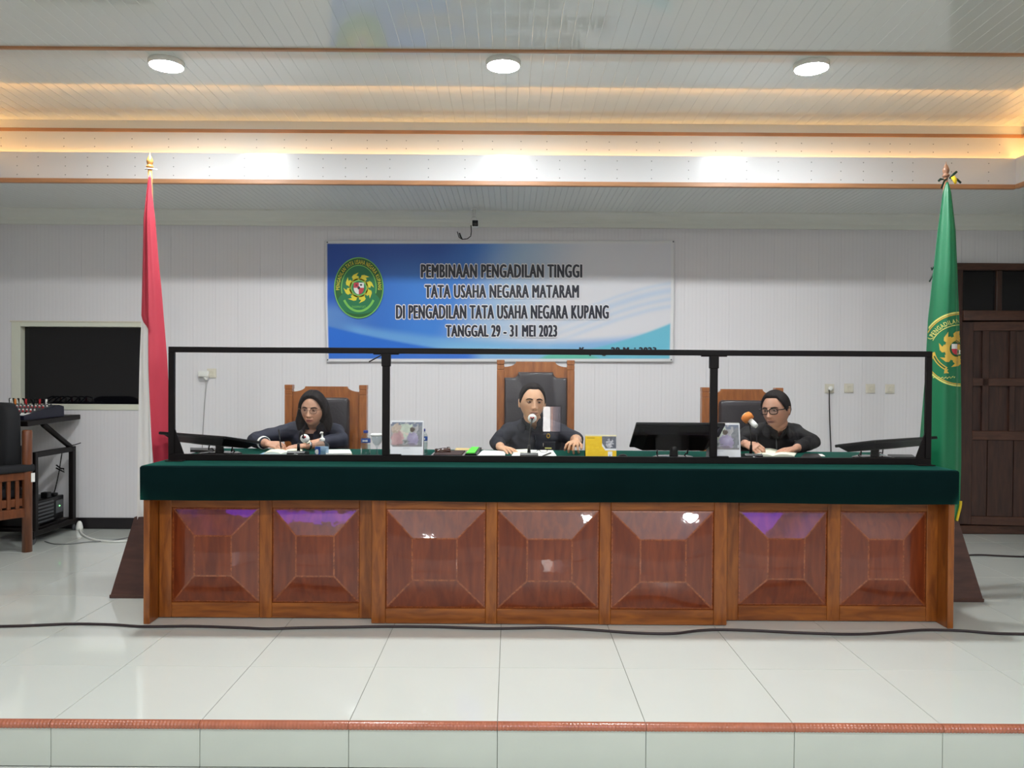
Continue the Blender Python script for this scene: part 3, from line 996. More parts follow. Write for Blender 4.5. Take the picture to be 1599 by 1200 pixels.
for body, a, b, c, d in (('PEMBINAAN PENGADILAN TINGGI', 658.5, 908, 413.5, 434), ('TATA USAHA NEGARA MATARAM', 664.5, 903, 445.5, 465.5), ('DI PENGADILAN TATA USAHA NEGARA KUPANG', 619.5, 949.5, 477, 498), ('TANGGAL 29 - 31 MEI 2023', 697, 869, 508, 526)):
    xa, za = bl(a, d); xb_, zb_ = bl(b, c)
    h = MB(); text_in(h, body, xa, xb_, za, zb_, -0.0072, 0, 0.0115)
    h.build('letter_outline', halo, banner, local=True)
    h = MB(); text_in(h, body, xa, xb_, za, zb_, -0.0085, 0.0058)
    h.build('lettering', ink, banner, local=True)
h = MB(); xa, za = bl(905, 556); xb_, zb_ = bl(1024, 542.5)
text_in(h, 'Kupang, 29 Mei 2023', xa, xb_, za, zb_, -0.0085, 0.005)
h.build('lettering', ink, banner, local=True)
for px, py in ((512, 379), (1051, 378), (512, 562), (1048, 562)):
    x, z = bl(px, py)
    MB().sphere((x, -0.006, z), 0.007, 8, 6).build('pin', M['steel'], banner, local=True)


# ------------------------------------------------------------------ court emblem, drawn flat in (x, z); used on the banner and the flag
def disc(rx, rz, n=48, cx=0, cz=0):
    return [(cx + rx * math.cos(2 * PI * k / n), cz + rz * math.sin(2 * PI * k / n)) for k in range(n)]


def ring2(rx, rz, w, n=64, a0=0.0, a1=2 * PI):
    vs, fs = [], []
    for k in range(n + 1):
        a = a0 + (a1 - a0) * k / n
        vs += [((rx - w) * math.cos(a), (rz - w) * math.sin(a)), (rx * math.cos(a), rz * math.sin(a))]
    for k in range(n):
        fs.append((2 * k, 2 * k + 1, 2 * k + 3, 2 * k + 2))
    return vs, fs


def flames(r0, r1, n=8, rot=0.0):
    """ring of n curling flames"""
    vs, fs = [], []
    for k in range(n):
        a = rot + 2 * PI * k / n
        pl = [(r0, -0.40), (r0, 0.30), (r0 + (r1 - r0) * 0.42, 0.34), (r0 + (r1 - r0) * 0.55, 0.16), (r1, 0.34), (r0 + (r1 - r0) * 0.80, -0.05), (r0 + (r1 - r0) * 0.62, -0.22), (r0 + (r1 - r0) * 0.3, -0.24)]
        b = len(vs)
        vs += [(r * math.cos(a - t), r * math.sin(a - t)) for r, t in pl]
        fs.append(tuple(range(b, b + len(pl))))
    return vs, fs


def shield(w, h):
    """four quarter fields of a small shield"""
    def outl(sx, top):
        if top:
            return [(0, 0), (sx * w, 0), (sx * w, h * 0.8), (0, h * 0.8)]
        return [(0, 0), (sx * w, 0)] + [(sx * w * math.cos(t), -h * math.sin(t)) for t in (0.35, 0.7, 1.05, 1.35)] + [(0, -h)]
    return [outl(-1, True), outl(1, True), outl(-1, False), outl(1, False)]


def arc_text(body, r, a0, a1, hgt, bold=0.02, sx=1.0, sz=1.0):
    """lettering along an arc from angle a0 to a1 (clockwise when a1 < a0), feet at radius r"""
    v, f = text_geo(body, bold, 2)
    lo, hi = v.min(0), v.max(0)
    out = []
    for x, z in v:
        a = a0 + (a1 - a0) * (x - lo[0]) / (hi[0] - lo[0])
        rr = r + hgt * (z - lo[1]) / (hi[1] - lo[1])
        out.append((rr * math.cos(a) * sx, rr * math.sin(a) * sz))
    return out, f


ex, ez = bl(561, 450)
ER, EZ = 38.5 * PXB, 47.5 * PXB


def put(mb, v2, f, y):
    mb.add([(ex + a, y, ez + b) for a, b in v2], f, False)


eg = pmat('emblem_green', srgb(22, 120, 72), 0.4); eg2 = pmat('emblem_dark_green', srgb(20, 96, 34), 0.4); el = pmat('emblem_lime', srgb(120, 196, 84), 0.4); ey = pmat('emblem_yellow', srgb(226, 214, 50), 0.4)
er = pmat('emblem_red', srgb(190, 50, 66), 0.4); ew = pmat('emblem_white', srgb(226, 226, 222), 0.4); ek = pmat('emblem_black', srgb(30, 28, 30), 0.4)
mb = MB(); d = disc(ER, EZ); mb.add([(ex + a, -0.0085, ez + b) for a, b in d], [tuple(range(len(d)))]); mb.build('emblem_ground', eg2, banner, local=True)
mb = MB(); d = disc(ER * .70, EZ * .74); d = [(a, b) for a, b in d]; mb.add([(ex + a, -0.0092, ez + b) for a, b in d], [tuple(range(len(d)))])
d = disc(ER * .86, EZ * .40, 40, 0, -EZ * .46); mb.add([(ex + a, -0.0090, ez + b) for a, b in d], [tuple(range(len(d)))]); mb.build('emblem_field', eg, banner, local=True)
mb = MB(); put(mb, *ring2(ER, EZ, 0.009), -0.0098); put(mb, *ring2(ER * .72, EZ * .75, 0.008, 48, -0.25, PI + 0.25), -0.0098)
put(mb, *ring2(ER * .74, EZ * .80, 0.020, 40, PI + 0.55, 2 * PI - 0.55), -0.0098)
mb.build('emblem_line', el, banner, local=True)
mb = MB(); put(mb, *arc_text('PENGADILAN TATA USAHA NEGARA KUPANG', 0.775, PI + 0.08, -0.08, 0.145, 0.01, ER, EZ), -0.0100); mb.build('lettering', ey, banner, local=True)
mb = MB(); v2, f2 = text_geo('DHARMMAYUKTI', 0.0, 2); lo, hi = v2.min(0), v2.max(0)
put(mb, [((a - lo[0]) / (hi[0] - lo[0]) * ER * .56 - ER * .28, -EZ * .66 + (b - lo[1]) * 0.03) for a, b in v2], f2, -0.0100); mb.build('lettering', el, banner, local=True)
mb = MB(); put(mb, *flames(0.078, 0.137, 8, 0.35), -0.0098); put(mb, *ring2(0.084, 0.084, 0.012), -0.0098); mb.build('emblem_flames', ey, banner, local=True)
mb = MB(); d = disc(0.072, 0.072); mb.add([(ex + a, -0.0099, ez + b) for a, b in d], [tuple(range(48))]); mb.build('emblem_disc', eg, banner, local=True)
mb = MB(); put(mb, *ring2(0.069, 0.069, 0.007), -0.0102); mb.build('emblem_line', el, banner, local=True)
for k, p in enumerate(shield(0.046, 0.058)):
    mb = MB(); mb.add([(ex + a, -0.0104, ez + b) for a, b in p], [tuple(range(len(p)))]); mb.build('emblem_field', er if k in (0, 3) else ew, banner, local=True)
mb = MB(); d = disc(0.012, 0.014, 12); mb.add([(ex + a, -0.0107, ez + b) for a, b in d], [tuple(range(12))])
d = disc(0.011, 0.008, 10, 0.020, 0.026); mb.add([(ex + a, -0.0108, ez + b) for a, b in d], [tuple(range(10))])
d = disc(0.008, 0.006, 10, -0.022, 0.024); mb.add([(ex + a, -0.0107, ez + b) for a, b in d], [tuple(range(10))])
mb.build('emblem_mark', ek, banner, local=True)


# ------------------------------------------------------------------ flags on their wooden stands
def flag_stand(name, label, px, Y, px_top, py_top, bw0, bw1, wood, cx):
    bx = cx
    t = thing(name, label, 'flag', (bx, Y, 0))
    z = at(px_top, py_top, Y).z
    b = MB()
    h = 0.49
    lo = [(bx - bw0, Y - bw0 * .9, 0.02), (bx + bw0, Y - bw0 * .9, 0.02), (bx + bw0, Y + bw0 * .9, 0.02), (bx - bw0, Y + bw0 * .9, 0.02)]
    hi = [(bx - bw1, Y - bw1, h), (bx + bw1, Y - bw1, h), (bx + bw1, Y + bw1, h), (bx - bw1, Y + bw1, h)]
    b.add(lo + hi, [(0, 1, 2, 3), (4, 5, 6, 7), (0, 1, 5, 4), (1, 2, 6, 5), (2, 3, 7, 6), (3, 0, 4, 7)])
    b.build('base', M['base_wood'], t)
    MB().box(bx - bw0 - 0.006, bx + bw0 + 0.006, Y - bw0 * .9 - 0.006, Y + bw0 * .9 + 0.006, 0.0, 0.022, 0.003).build('plinth', M['base_wood'], t)
    xt = at(px_top, py_top, Y).x
    MB().tube([(bx, Y, h - 0.02), (xt, Y, z)], [0.0165, 0.013], 12).build('pole', wood, t)
    T = Matrix.Translation((xt, Y, z - 0.005))
    MB().lathe([(0.0, 0), (0.016, 0.0), (0.022, 0.006), (0.022, 0.016), (0.015, 0.021), (0.017, 0.028), (0.021, 0.042), (0.019, 0.056), (0.011, 0.074), (0.004, 0.086), (0.002, 0.10), (0.0, 0.104)], 16, T).build('finial', wood, t)
    return t, xt, z


def drape(rows, Y, folds, depth, n=48, sub=14):
    """hanging cloth: rows of (py, px left, px right) read in the plane y = Y; folds waves deep"""
    rows = [(at(l, p, Y - 0.03).z, at(l, p, Y - 0.03).x, at(r_, p, Y - 0.03).x) for p, l, r_ in rows]
    zs = np.array([q[0] for q in rows])[::-1]; ls = np.array([q[1] for q in rows])[::-1]; rs = np.array([q[2] for q in rows])[::-1]

    def f(u, z):
        l, r_ = float(np.interp(z, zs, ls)), float(np.interp(z, zs, rs))
        wd = r_ - l
        k = min(1.0, wd / 0.16)
        y = Y - 0.03 * k - depth * k * folds(u, z) - 0.055 * k * math.sin(PI * min(1, max(0, u))) 
        return Vector((l + wd * u, y, z))
    return f, zs, ls, rs


# red and white flag on the left
t1, xt, zt_ = flag_stand('flag_stand', 'red and white flag hanging on a wooden pole left of the bench', 236, 5.15, 234, 262, 0.212, 0.105, M['pole_wood'], -2.262)
YF1 = 5.10
fo1 = lambda u, z: 0.022 * math.cos(u * 2 * PI * 1.5 + 0.4) + 0.010 * math.cos(u * 2 * PI * 3.1 + z * 1.5)
f1_, zs, ls, rs_ = drape([(272, 229, 232.5), (300, 226, 234), (340, 222.5, 239), (400, 222, 244), (450, 221.5, 249), (500, 221, 253), (560, 219.5, 258), (640, 218.5, 262), (720, 217.5, 265), (800, 217, 267), (850, 220, 262)], YF1, fo1, 1.0)
# edge between white and red in the hanging folds, as the fraction of the width seen at each height
pe = [(272, 0.0), (494, 0.0), (500, 0.06), (510, 0.28), (520, 0.52), (540, 0.52), (600, 0.55), (680, 0.60), (720, 0.64), (850, 0.66)]
ez_ = np.array([at(230, p, YF1).z for p, _ in pe])[::-1]; ef = np.array([e for _, e in pe])[::-1]
NUF, NVF = 40, 110
red, wht = MB(), MB()
ztop, zbot = zs[-1], zs[0]
zz = np.linspace(ztop, zbot, NVF + 1)
for m_, lo_, hi_ in ((wht, lambda e: 0.0, lambda e: e), (red, lambda e: e, lambda e: 1.0)):
    vs, ok = [], []
    for z in zz:
        e = float(np.interp(z, ez_, ef))
        a, b = lo_(e), hi_(e)
        ok.append(b - a > 1e-4)
        vs += [f1_(a + (b - a) * i / NUF, z) for i in range(NUF + 1)]
    fs = [(j * (NUF + 1) + i, j * (NUF + 1) + i + 1, (j + 1) * (NUF + 1) + i + 1, (j + 1) * (NUF + 1) + i) for j in range(NVF) for i in range(NUF) if ok[j + 1]]
    used = sorted(set(i for f in fs for i in f)); mp = {v: k for k, v in enumerate(used)}
    m_.add([vs[i] for i in used], [tuple(mp[i] for i in f) for f in fs], True)
o = red.build('flag_cloth', M['flag_red'], t1, label='red half of the hanging flag')
o.modifiers.new('s', 'SOLIDIFY').thickness = 0.002
o = wht.build('flag_cloth', M['flag_white'], t1, label='white half of the hanging flag')
o.modifiers.new('s', 'SOLIDIFY').thickness = 0.002
MB().tube([(xt - 0.02, YF1 + 0.03, zt_ - 0.015), (xt, YF1 + 0.022, zt_ - 0.012), (xt + 0.03, YF1 + 0.025, zt_ - 0.014), (xt + 0.055, YF1 + 0.03, zt_ - 0.018)], 0.004, 6).build('tie_cord', M['flag_white'], t1)

# green court flag on the right
t2, xt, zt_ = flag_stand('flag_stand', 'green court flag with gold emblem hanging on a pole right of the bench', 1476, 5.19, 1477, 276, 0.235, 0.125, M['pole_wood2'], 2.725)
YF2 = 5.13
fo2 = lambda u, z: 0.016 * math.cos(u * 2 * PI * 1.1 + 2.6) + 0.006 * math.cos(u * 2 * PI * 2.7 + 0.5)
f2_, zs, ls, rs_ = drape([(283, 1481, 1485), (300, 1475, 1489), (360, 1466, 1495), (440, 1456.5, 1497.5), (500, 1450, 1500), (560, 1447, 1502), (640, 1444, 1503), (720, 1441, 1503), (790, 1441, 1501), (822, 1446, 1493)], YF2, fo2, 1.0)
NUF = 36
g = MB()
zz = np.linspace(zs[-1], zs[0], NVF + 1)
g.add([f2_(i / NUF, z) for z in zz for i in range(NUF + 1)], [(j * (NUF + 1) + i, j * (NUF + 1) + i + 1, (j + 1) * (NUF + 1) + i + 1, (j + 1) * (NUF + 1) + i) for j in range(NVF) for i in range(NUF)], True)
o = g.build('flag_cloth', M['flag_green'], t2); o.modifiers.new('s', 'SOLIDIFY').thickness = 0.002
# second fold hanging behind
fo3 = lambda u, z: 0.012 * math.cos(u * 2 * PI * 1.2)
f3_, zs3, _, _ = drape([(440, 1462, 1480), (540, 1447, 1480), (600, 1442, 1480), (640, 1438.5, 1480), (700, 1433.5, 1480), (740, 1434, 1478)], 5.26, fo3, 1.0)
g = MB()
zz = np.linspace(zs3[-1], zs3[0], 51)
g.add([f3_(i / 16, z) for z in zz for i in range(17)], [(j * 17 + i, j * 17 + i + 1, (j + 1) * 17 + i + 1, (j + 1) * 17 + i) for j in range(50) for i in range(16)], True)
o = g.build('flag_fold', M['flag_green'], t2); o.modifiers.new('s', 'SOLIDIFY').thickness = 0.002
fr = MB()
ptsr = [f2_(1.0, z) + Vector((0.002, -0.004, 0)) for z in np.linspace(zs[0], zs[0] + 0.16, 9)]
ptsb = [f2_(u, zs[0]) + Vector((0, -0.003, -0.002)) for u in np.linspace(0, 1, 17)]
fr.tube(ptsr, 0.009, 6); fr.tube(ptsb, 0.011, 6)
fr.build('fringe', M['fringe'], t2)
fr = MB(); fr.tube([f3_(0.0, zs3[0] + d) + Vector((-0.001, -0.004, 0)) for d in (0.0, 0.04, 0.08, 0.12)], 0.007, 6); fr.tube([f3_(u, zs3[0]) for u in np.linspace(0, 1, 9)], 0.008, 6)
fr.build('fringe', M['fringe'], t2)
# ties at the pole top and half way down
dgr = pmat('dark_green_ribbon', srgb(14, 50, 36), 0.6)
xx = xt
for pts in ([(xx - 0.005, YF2 + 0.03, zt_ - 0.02), (xx - 0.03, YF2 + 0.02, zt_ - 0.035), (xx - 0.05, YF2 + 0.02, zt_ - 0.085)], [(xx, YF2 + 0.02, zt_ - 0.02), (xx + 0.025, YF2 + 0.01, zt_ + 0.005), (xx + 0.045, YF2 + 0.012, zt_ + 0.022)], [(xx, YF2 + 0.02, zt_ - 0.02), (xx + 0.045, YF2 + 0.01, zt_ - 0.03), (xx + 0.07, YF2 + 0.01, zt_ - 0.052)], [(xx - 0.035, YF2 + 0.02, zt_ - 0.028), (xx - 0.055, YF2 + 0.02, zt_ - 0.026), (xx - 0.07, YF2 + 0.02, zt_ - 0.04)]):
    rb = MB(); rb.tube(pts, [0.004, 0.008, 0.007][:len(pts)], 6, ry=0.002); rb.build('tie_ribbon', dgr, t2)
q = at(1455, 422, YF2)
rb = MB(); rb.tube([q + Vector((0.012, 0, 0.02)), q, q + Vector((-0.004, 0, 0.018))], 0.005, 6); rb.build('tie_ribbon', dgr, t2)
rb = MB(); rb.tube([q + Vector((0.012, 0, -0.02)), q + Vector((-0.002, 0, -0.05)), q + Vector((-0.014, 0, -0.075))], 0.005, 6)
rb.build('tie_ribbon', dgr, t2)
rb = MB(); rb.tube([(xx + 0.015, YF2 + 0.008, zt_ - 0.012), (xx + 0.028, YF2 + 0.004, zt_ - 0.035), (xx + 0.032, YF2 + 0.004, zt_ - 0.06)], [0.012, 0.014, 0.006], 8, ry=0.004); rb.build('tie_ribbon', M['fringe'], t2, label='yellow ribbon')


def on_flag(px, py, lift):
    """point of the cloth's front that lies behind a flat drawing laid over it"""
    Yq = YF2 - 0.05
    for _ in range(30):
        p = at(px, py, Yq)
        l, r_ = float(np.interp(p.z, zs, ls)), float(np.interp(p.z, zs, rs_))
        u = (p.x - l) / (r_ - l)
        Yq += 0.25 * (f2_(min(1, max(0, u)), p.z).y - lift - Yq)
    return u, Vector((p.x, f2_(min(1, max(0, u)), p.z).y - lift, p.z))


def decal(name, vs, fs, mat, lift=0.0025, sub=0):
    """flat drawing in picture units of the flag (x right, y up, centred on the emblem), laid on the folds; what falls past the fold's edge is cut"""
    bm = bmesh.new()
    V_ = [bm.verts.new((a, b, 0)) for a, b in vs]
    for f in fs:
        try: bm.faces.new([V_[i] for i in f])
        except ValueError: pass
    bmesh.ops.triangulate(bm, faces=list(bm.faces))
    for _ in range(sub):
        bmesh.ops.subdivide_edges(bm, edges=[e for e in bm.edges if e.calc_length() > 3], cuts=1)
        bmesh.ops.triangulate(bm, faces=list(bm.faces))
    bm.verts.index_update()
    P, K = [], []
    for v in bm.verts:
        u, p = on_flag(FCX + v.co.x, FCY - v.co.y, lift)
        K.append(0.0 <= u <= 1.0); P.append(p)
    F_ = [tuple(v.index for v in f.verts) for f in bm.faces]
    F_ = [f for f in F_ if all(K[i] for i in f)]
    bm.free()
    used = sorted(set(i for f in F_ for i in f)); mp = {v: k for k, v in enumerate(used)}
    m_ = MB(); m_.add([P[i] for i in used], [tuple(mp[i] for i in f) for f in F_], True)
    return m_.build(name, mat, t2)


FCX, FCY = 1500, 545.5
OV = (62, 58.5)
decal('emblem_line', *ring2(OV[0], OV[1], 2.4, 160), M['flag_yellow'])
decal('emblem_line', *ring2(OV[0] - 3.2, OV[1] - 3.2, 1.5, 160), M['flag_gold'])
decal('emblem_line', *ring2(47, 38.5, 1.2, 90, 0.9, PI - 0.36), M['flag_yellow'])
v, f = ring2(6.5, 6.5, 1.2, 24, PI * 0.75, PI * 1.75); v = [(a - 47, b + 22) for a, b in v]
decal('emblem_line', v, f, M['flag_yellow'])
v, f = arc_text('PENGADILAN', 0.92, PI - 0.47, PI / 2 + 0.03, 0.16, 0.012, 51, 44)
decal('lettering', v, f, M['flag_yellow'], 0.003)
v, f = flames(15, 30, 8, 0.02)
v = [(a - 5.5, b + 0.5) for a, b in v]
decal('emblem_flames', v, f, M['flag_gold'], 0.003, 2)
d_ = [(a - 5.5, b + 0.5) for a, b in disc(19.5, 19.5)]; decal('emblem_sun', d_, [tuple(range(48))], M['flag_gold'], 0.0033, 3)
d_ = [(a - 5.5, b + 0.5) for a, b in disc(11.5, 12.5)]; decal('emblem_disc', d_, [tuple(range(48))], M['flag_green_band'], 0.0040, 3)
for k, p in enumerate(shield(8.5, 9.5)):
    decal('emblem_field', [(a - 5.5, b + 0.5) for a, b in p], [tuple(range(len(p)))], er if k in (1, 2) else ew, 0.0048, 2)
d_ = [(a - 5.5, b + 0.5) for a, b in disc(2.4, 2.6, 14)]; decal('emblem_mark', d_, [tuple(range(14))], ek, 0.0054)
# ribbon and wreath under the emblem
v, f = ring2(48, 39, 5.5, 40, PI + 0.15, PI + 1.02); v = [(a + 2, b + 0) for a, b in v]
decal('emblem_ribbon', v, f, M['flag_gold'], 0.0028)
v, f = ring2(46.4, 37.4, 2.4, 40, PI + 0.3, PI + 0.96); v = [(a + 2, b + 0) for a, b in v]
decal('emblem_ribbon_inset', v, f, M['flag_green_band'], 0.0036)
decal('emblem_ribbon', [(-25, -32), (-19, -31.5), (-21, -34.5), (-18, -37.5), (-26, -38)], [(0, 1, 2, 3, 4)], M['flag_gold'], 0.0028)
decal('emblem_ribbon', [(-47, -7), (-40, -4), (-44, -10), (-43, -16), (-47, -13)], [(0, 1, 2, 3, 4)], M['flag_gold'], 0.0028)
vv, ff = [], []
for k in range(14):
    x = -46 + k * 2.7; y = -42.5 - 1.5 * math.sin(k / 13 * PI) - (1.2 if k % 2 else 0)
    b = len(vv); vv += [(x, y), (x + 2.6, y + 1.0), (x + 1.0, y - 1.8)]; ff.append((b, b + 1, b + 2))
decal('emblem_wreath', vv, ff, M['flag_yellow'], 0.0028)

# ------------------------------------------------------------------ fittings on the rear wall
# camera under the low ceiling
p = at(742, 350, 6.86)
cc = thing('security_camera', 'small white security camera with a black face above the banner', 'camera', (p.x, 6.86, ZS))
MB().box(p.x - 0.040, p.x + 0.016, 6.87, 6.94, ZS - 0.005, ZS + 0.004, 0.003).build('mount_plate', M['white_plastic'], cc)
MB().tube([(p.x - 0.012, 6.905, ZS - 0.004), (p.x - 0.012, 6.905, p.z + 0.045)], 0.016, 12).build('stem', M['white_plastic'], cc)
MB().sphere((p.x - 0.012, 6.895, p.z + 0.045), 0.026, 14, 10).build('ball_joint', M['white_plastic'], cc)
MB().box(p.x - 0.028, p.x + 0.030, 6.832, 6.90, p.z - 0.028, p.z + 0.030, 0.012).build('housing', M['white_plastic'], cc)
MB().box(p.x - 0.024, p.x + 0.026, 6.822, 6.834, p.z - 0.025, p.z + 0.026, 0.006).build('lens_face', M['gloss_black'], cc)
c_ = [at(735.5, 352, 6.9), at(736, 362, 6.9), at(735, 369, 6.92), at(730, 373, 6.93), at(722, 374, 6.94), at(717, 371, 6.95), at(714, 362, 6.96)]
MB().tube(c_, 0.004, 6).build('cable', M['black_plastic'], cc)
MB().tube([at(722, 374, 6.94), at(719, 369, 6.94), at(717.5, 364, 6.94)], [0.004, 0.007, 0.006], 6).build('plug', M['black_plastic'], cc)


# sockets
def socket(px, py, label, w=0.082, h=0.082, group=None, mat='cream_plastic'):
    c = at(px, py, YW)
    t = thing('wall_socket', label, 'socket', (c.x, YW, c.z), (0, 0, 0), group)
    MB().box(-w / 2, w / 2, -0.012, 0, -h / 2, h / 2, 0.003).build('plate', M[mat], t, local=True)
    MB().box(-w * .36, w * .36, -0.016, -0.011, -h * .36, h * .36, 0.002).build('insert', M[mat], t, local=True)
    b = MB()
    T = Matrix.Translation((0, -0.0165, 0)) @ Matrix.Rotation(PI / 2, 4, 'X')
    b.lathe([(0.0, 0), (0.017, 0), (0.019, 0.001), (0.021, 0.0)], 18, T, cap=False)
    b.build('socket_well', pmat('socket_shade', srgb(216, 210, 192), 0.5) if 'socket_shade' not in bpy.data.materials else bpy.data.materials['socket_shade'], t, local=True)
    return t, c


s0, c0 = socket(331, 583, 'cream wall socket left of the seated woman, holding a white adapter')
s1, c1 = socket(1294.5, 607, 'wall socket with a plug and black lead, leftmost of four')
s2, _ = socket(1325, 606.5, 'empty cream wall socket second from the left of four')
s3, _ = socket(1358.5, 607, 'empty cream wall socket third from the left of four')
s4, _ = socket(1389, 607.5, 'empty cream wall socket nearest the green flag')
ad = thing('power_adapter', 'white plug adapter with a thin white lead in the left wall socket', 'adapter', c0 + Vector((-0.07, -0.02, 0)))
q = at(320, 584, YW - 0.03)
MB().box(q.x - 0.055, q.x + 0.038, YW - 0.058, YW - 0.016, q.z - 0.028, q.z + 0.026, 0.008).build('adapter_body', M['white_plastic'], ad)
q2 = at(321.5, 592, YW - 0.03)
MB().tube([q2 + Vector((0, 0, 0.02)), q2 + Vector((0, 0, -0.012))], [0.024, 0.014], 10).build('plug', M['white_plastic'], ad)
MB().tube([at(321.5, 594, YW - 0.03), at(321.5, 604, YW - 0.01), at(319.5, 630, YW - 0.006), at(317, 670, YW - 0.006), at(315, 720, YW - 0.006)], 0.003, 6).build('lead', pmat('grey_lead', srgb(150, 148, 146), 0.5), ad)
pl = thing('plug_lead', 'black lead hanging straight down from the plugged wall socket', 'cable', c1 + Vector((0, -0.02, 0)))
MB().lathe([(0, 0.0), (0.020, 0.0), (0.021, 0.028), (0.013, 0.038), (0, 0.038)], 14, Matrix.Translation((c1.x, YW - 0.016, c1.z)) @ Matrix.Rotation(PI / 2, 4, 'X')).build('plug', M['white_plastic'], pl)
MB().tube([at(1294.5, 609, YW - 0.045), at(1295, 613, YW - 0.04), at(1295, 630, YW - 0.015), at(1296, 665, YW - 0.012), at(1297.5, 700, YW - 0.012), at(1298, 740, YW - 0.012), at(1298, 826, YW - 0.012)], 0.0055, 6).build('lead', M['black_plastic'], pl)
# ------------------------------------------------------------------ the three chairs behind the bench
def judge_chair(label, cx, Y, w, ztop, pad, group=None):
    """cx centre, Y front of the back; w outer width; pad 'full' or 'inset'"""
    t = thing('high_backed_chair', label, 'chair', (cx, Y, 0))
    pw = 0.056
    for s in (-1, 1):
        x0 = s * (w / 2 - pw / 2)
        MB().box(x0 - pw / 2, x0 + pw / 2, -0.02, 0.045, 0, ztop - 0.075, 0.003).box(x0 - pw / 2 + 0.003, x0 + pw / 2 - 0.003, -0.017, 0.042, ztop - 0.08, ztop - 0.01).build('back_post', M['chair_wood'], t, local=True)
        MB().box(x0 - pw / 2, x0 + pw / 2, -0.02, 0.045, ztop - 0.0725, ztop - 0.037, 0.003).build('post_block', M['chair_wood'], t, local=True)
        MB().box(x0 - pw / 2 - 0.001, x0 + pw / 2 + 0.001, -0.021, 0.046, ztop - 0.0345, ztop, 0.003).build('post_cap', M['chair_wood'], t, local=True)
        MB().box(x0 - pw / 2, x0 + pw / 2, -0.56, -0.50, 0, 0.68, 0.003).build('front_leg', M['chair_wood'], t, local=True)
        MB().box(x0 - 0.035, x0 + 0.035, -0.58, -0.02, 0.68, 0.71, 0.006).build('armrest', M['chair_wood'], t, local=True)
        MB().box(x0 - 0.02, x0 + 0.02, -0.50, -0.02, 0.36, 0.43, 0.003).build('side_rail', M['chair_wood'], t, local=True)
    a = w / 2 - pw + 0.002
    c = a * 0.62
    prof = [(-a, 0.42), (a, 0.42), (a, ztop - 0.052)]
    for k in range(1, 8):
        an = k / 8 * PI / 2
        prof.append((a - (a - c) * math.sin(an), ztop - 0.052 + 0.040 * (1 - math.cos(an))))
    prof += [(c, ztop - 0.012)]
    prof += [(-x, z) for x, z in reversed(prof[2:])]
    MB().prism(prof, 0.0, 0.03).build('back_board', M['chair_wood'], t, local=True)
    # leather pad: outline puffed towards the sitter
    if pad == 'full':
        pa, top = a - 0.004, ztop - 0.132
        ol = [(-pa, 0.5), (pa, 0.5), (pa, top)]
        for k in range(0, 7):
            an = k / 6 * PI / 2
            ol.append((pa * 0.72 - pa * 0.16 * math.sin(an), top + 0.042 * (1 - math.cos(an))))
        ol += [(-x, z) for x, z in reversed(ol[2:])]
    else:
        pa, top, r = a * 0.70, ztop - 0.095, 0.03
        ol = [(-pa, 0.5), (pa, 0.5)]
        for k in range(5):
            an = k / 4 * PI / 2
            ol.append((pa - r + r * math.cos(an), top - r + r * math.sin(an)))
        ol += [(-x, z) for x, z in reversed(ol[2:])]
    mx = sum(p[0] for p in ol) / len(ol); mz = 0.5 + (top - 0.5) / 2
    b = MB()
    L = []
    for sc, y in ((1.0, -0.001), (1.0, -0.026), (0.985, -0.040), (0.95, -0.049), (0.90, -0.053)):
        L.append([(mx + (x - mx) * sc, y, mz + (z - mz) * (1 - (1 - sc) * 0.5)) for x, z in ol])
    n = len(ol)
    fs = [tuple(reversed(range(n)))]
    for i in range(len(L) - 1):
        for j in range(n):
            j2 = (j + 1) % n
            fs.append((i * n + j, i * n + j2, (i + 1) * n + j2, (i + 1) * n + j))
    fs.append(tuple((len(L) - 1) * n + j for j in range(n)))
    b.add([p for l in L for p in l], fs, True)
    b.build('back_pad', M['leather'], t, local=True, sharp=0.8)
    MB().box(-a, a, -0.54, -0.01, 0.43, 0.51, 0.02).build('seat', M['leather'], t, local=True)
    MB().box(-a, a, -0.545, -0.50, 0.36, 0.43, 0.003).build('front_rail', M['chair_wood'], t, local=True)
    return t


YC = 6.02
sc_ = F / YC
judge_chair('high-backed wooden chair with inset dark pad behind the woman', at(509.2, 650, YC).x, YC, 127.5 / sc_, at(451, 601, YC).z, 'inset')
judge_chair('tallest wooden chair with full-width dark leather pad behind the middle man', at(836, 650, YC).x, YC, 121 / sc_, at(836, 562.7, YC).z, 'full')
judge_chair('high-backed wooden chair with inset dark pad left of the man in glasses', at(1158.3, 650, YC).x, YC, 126.5 / sc_, at(1158, 605.6, YC).z, 'inset')

# ------------------------------------------------------------------ armchair at the left edge
p = onz(42.5, 862, 0.0)
ch = thing('armchair', 'brown wooden armchair with slatted sides and black cushions at the left wall', 'chair', (p.x, p.y, 0), (0, 0, 1.0))
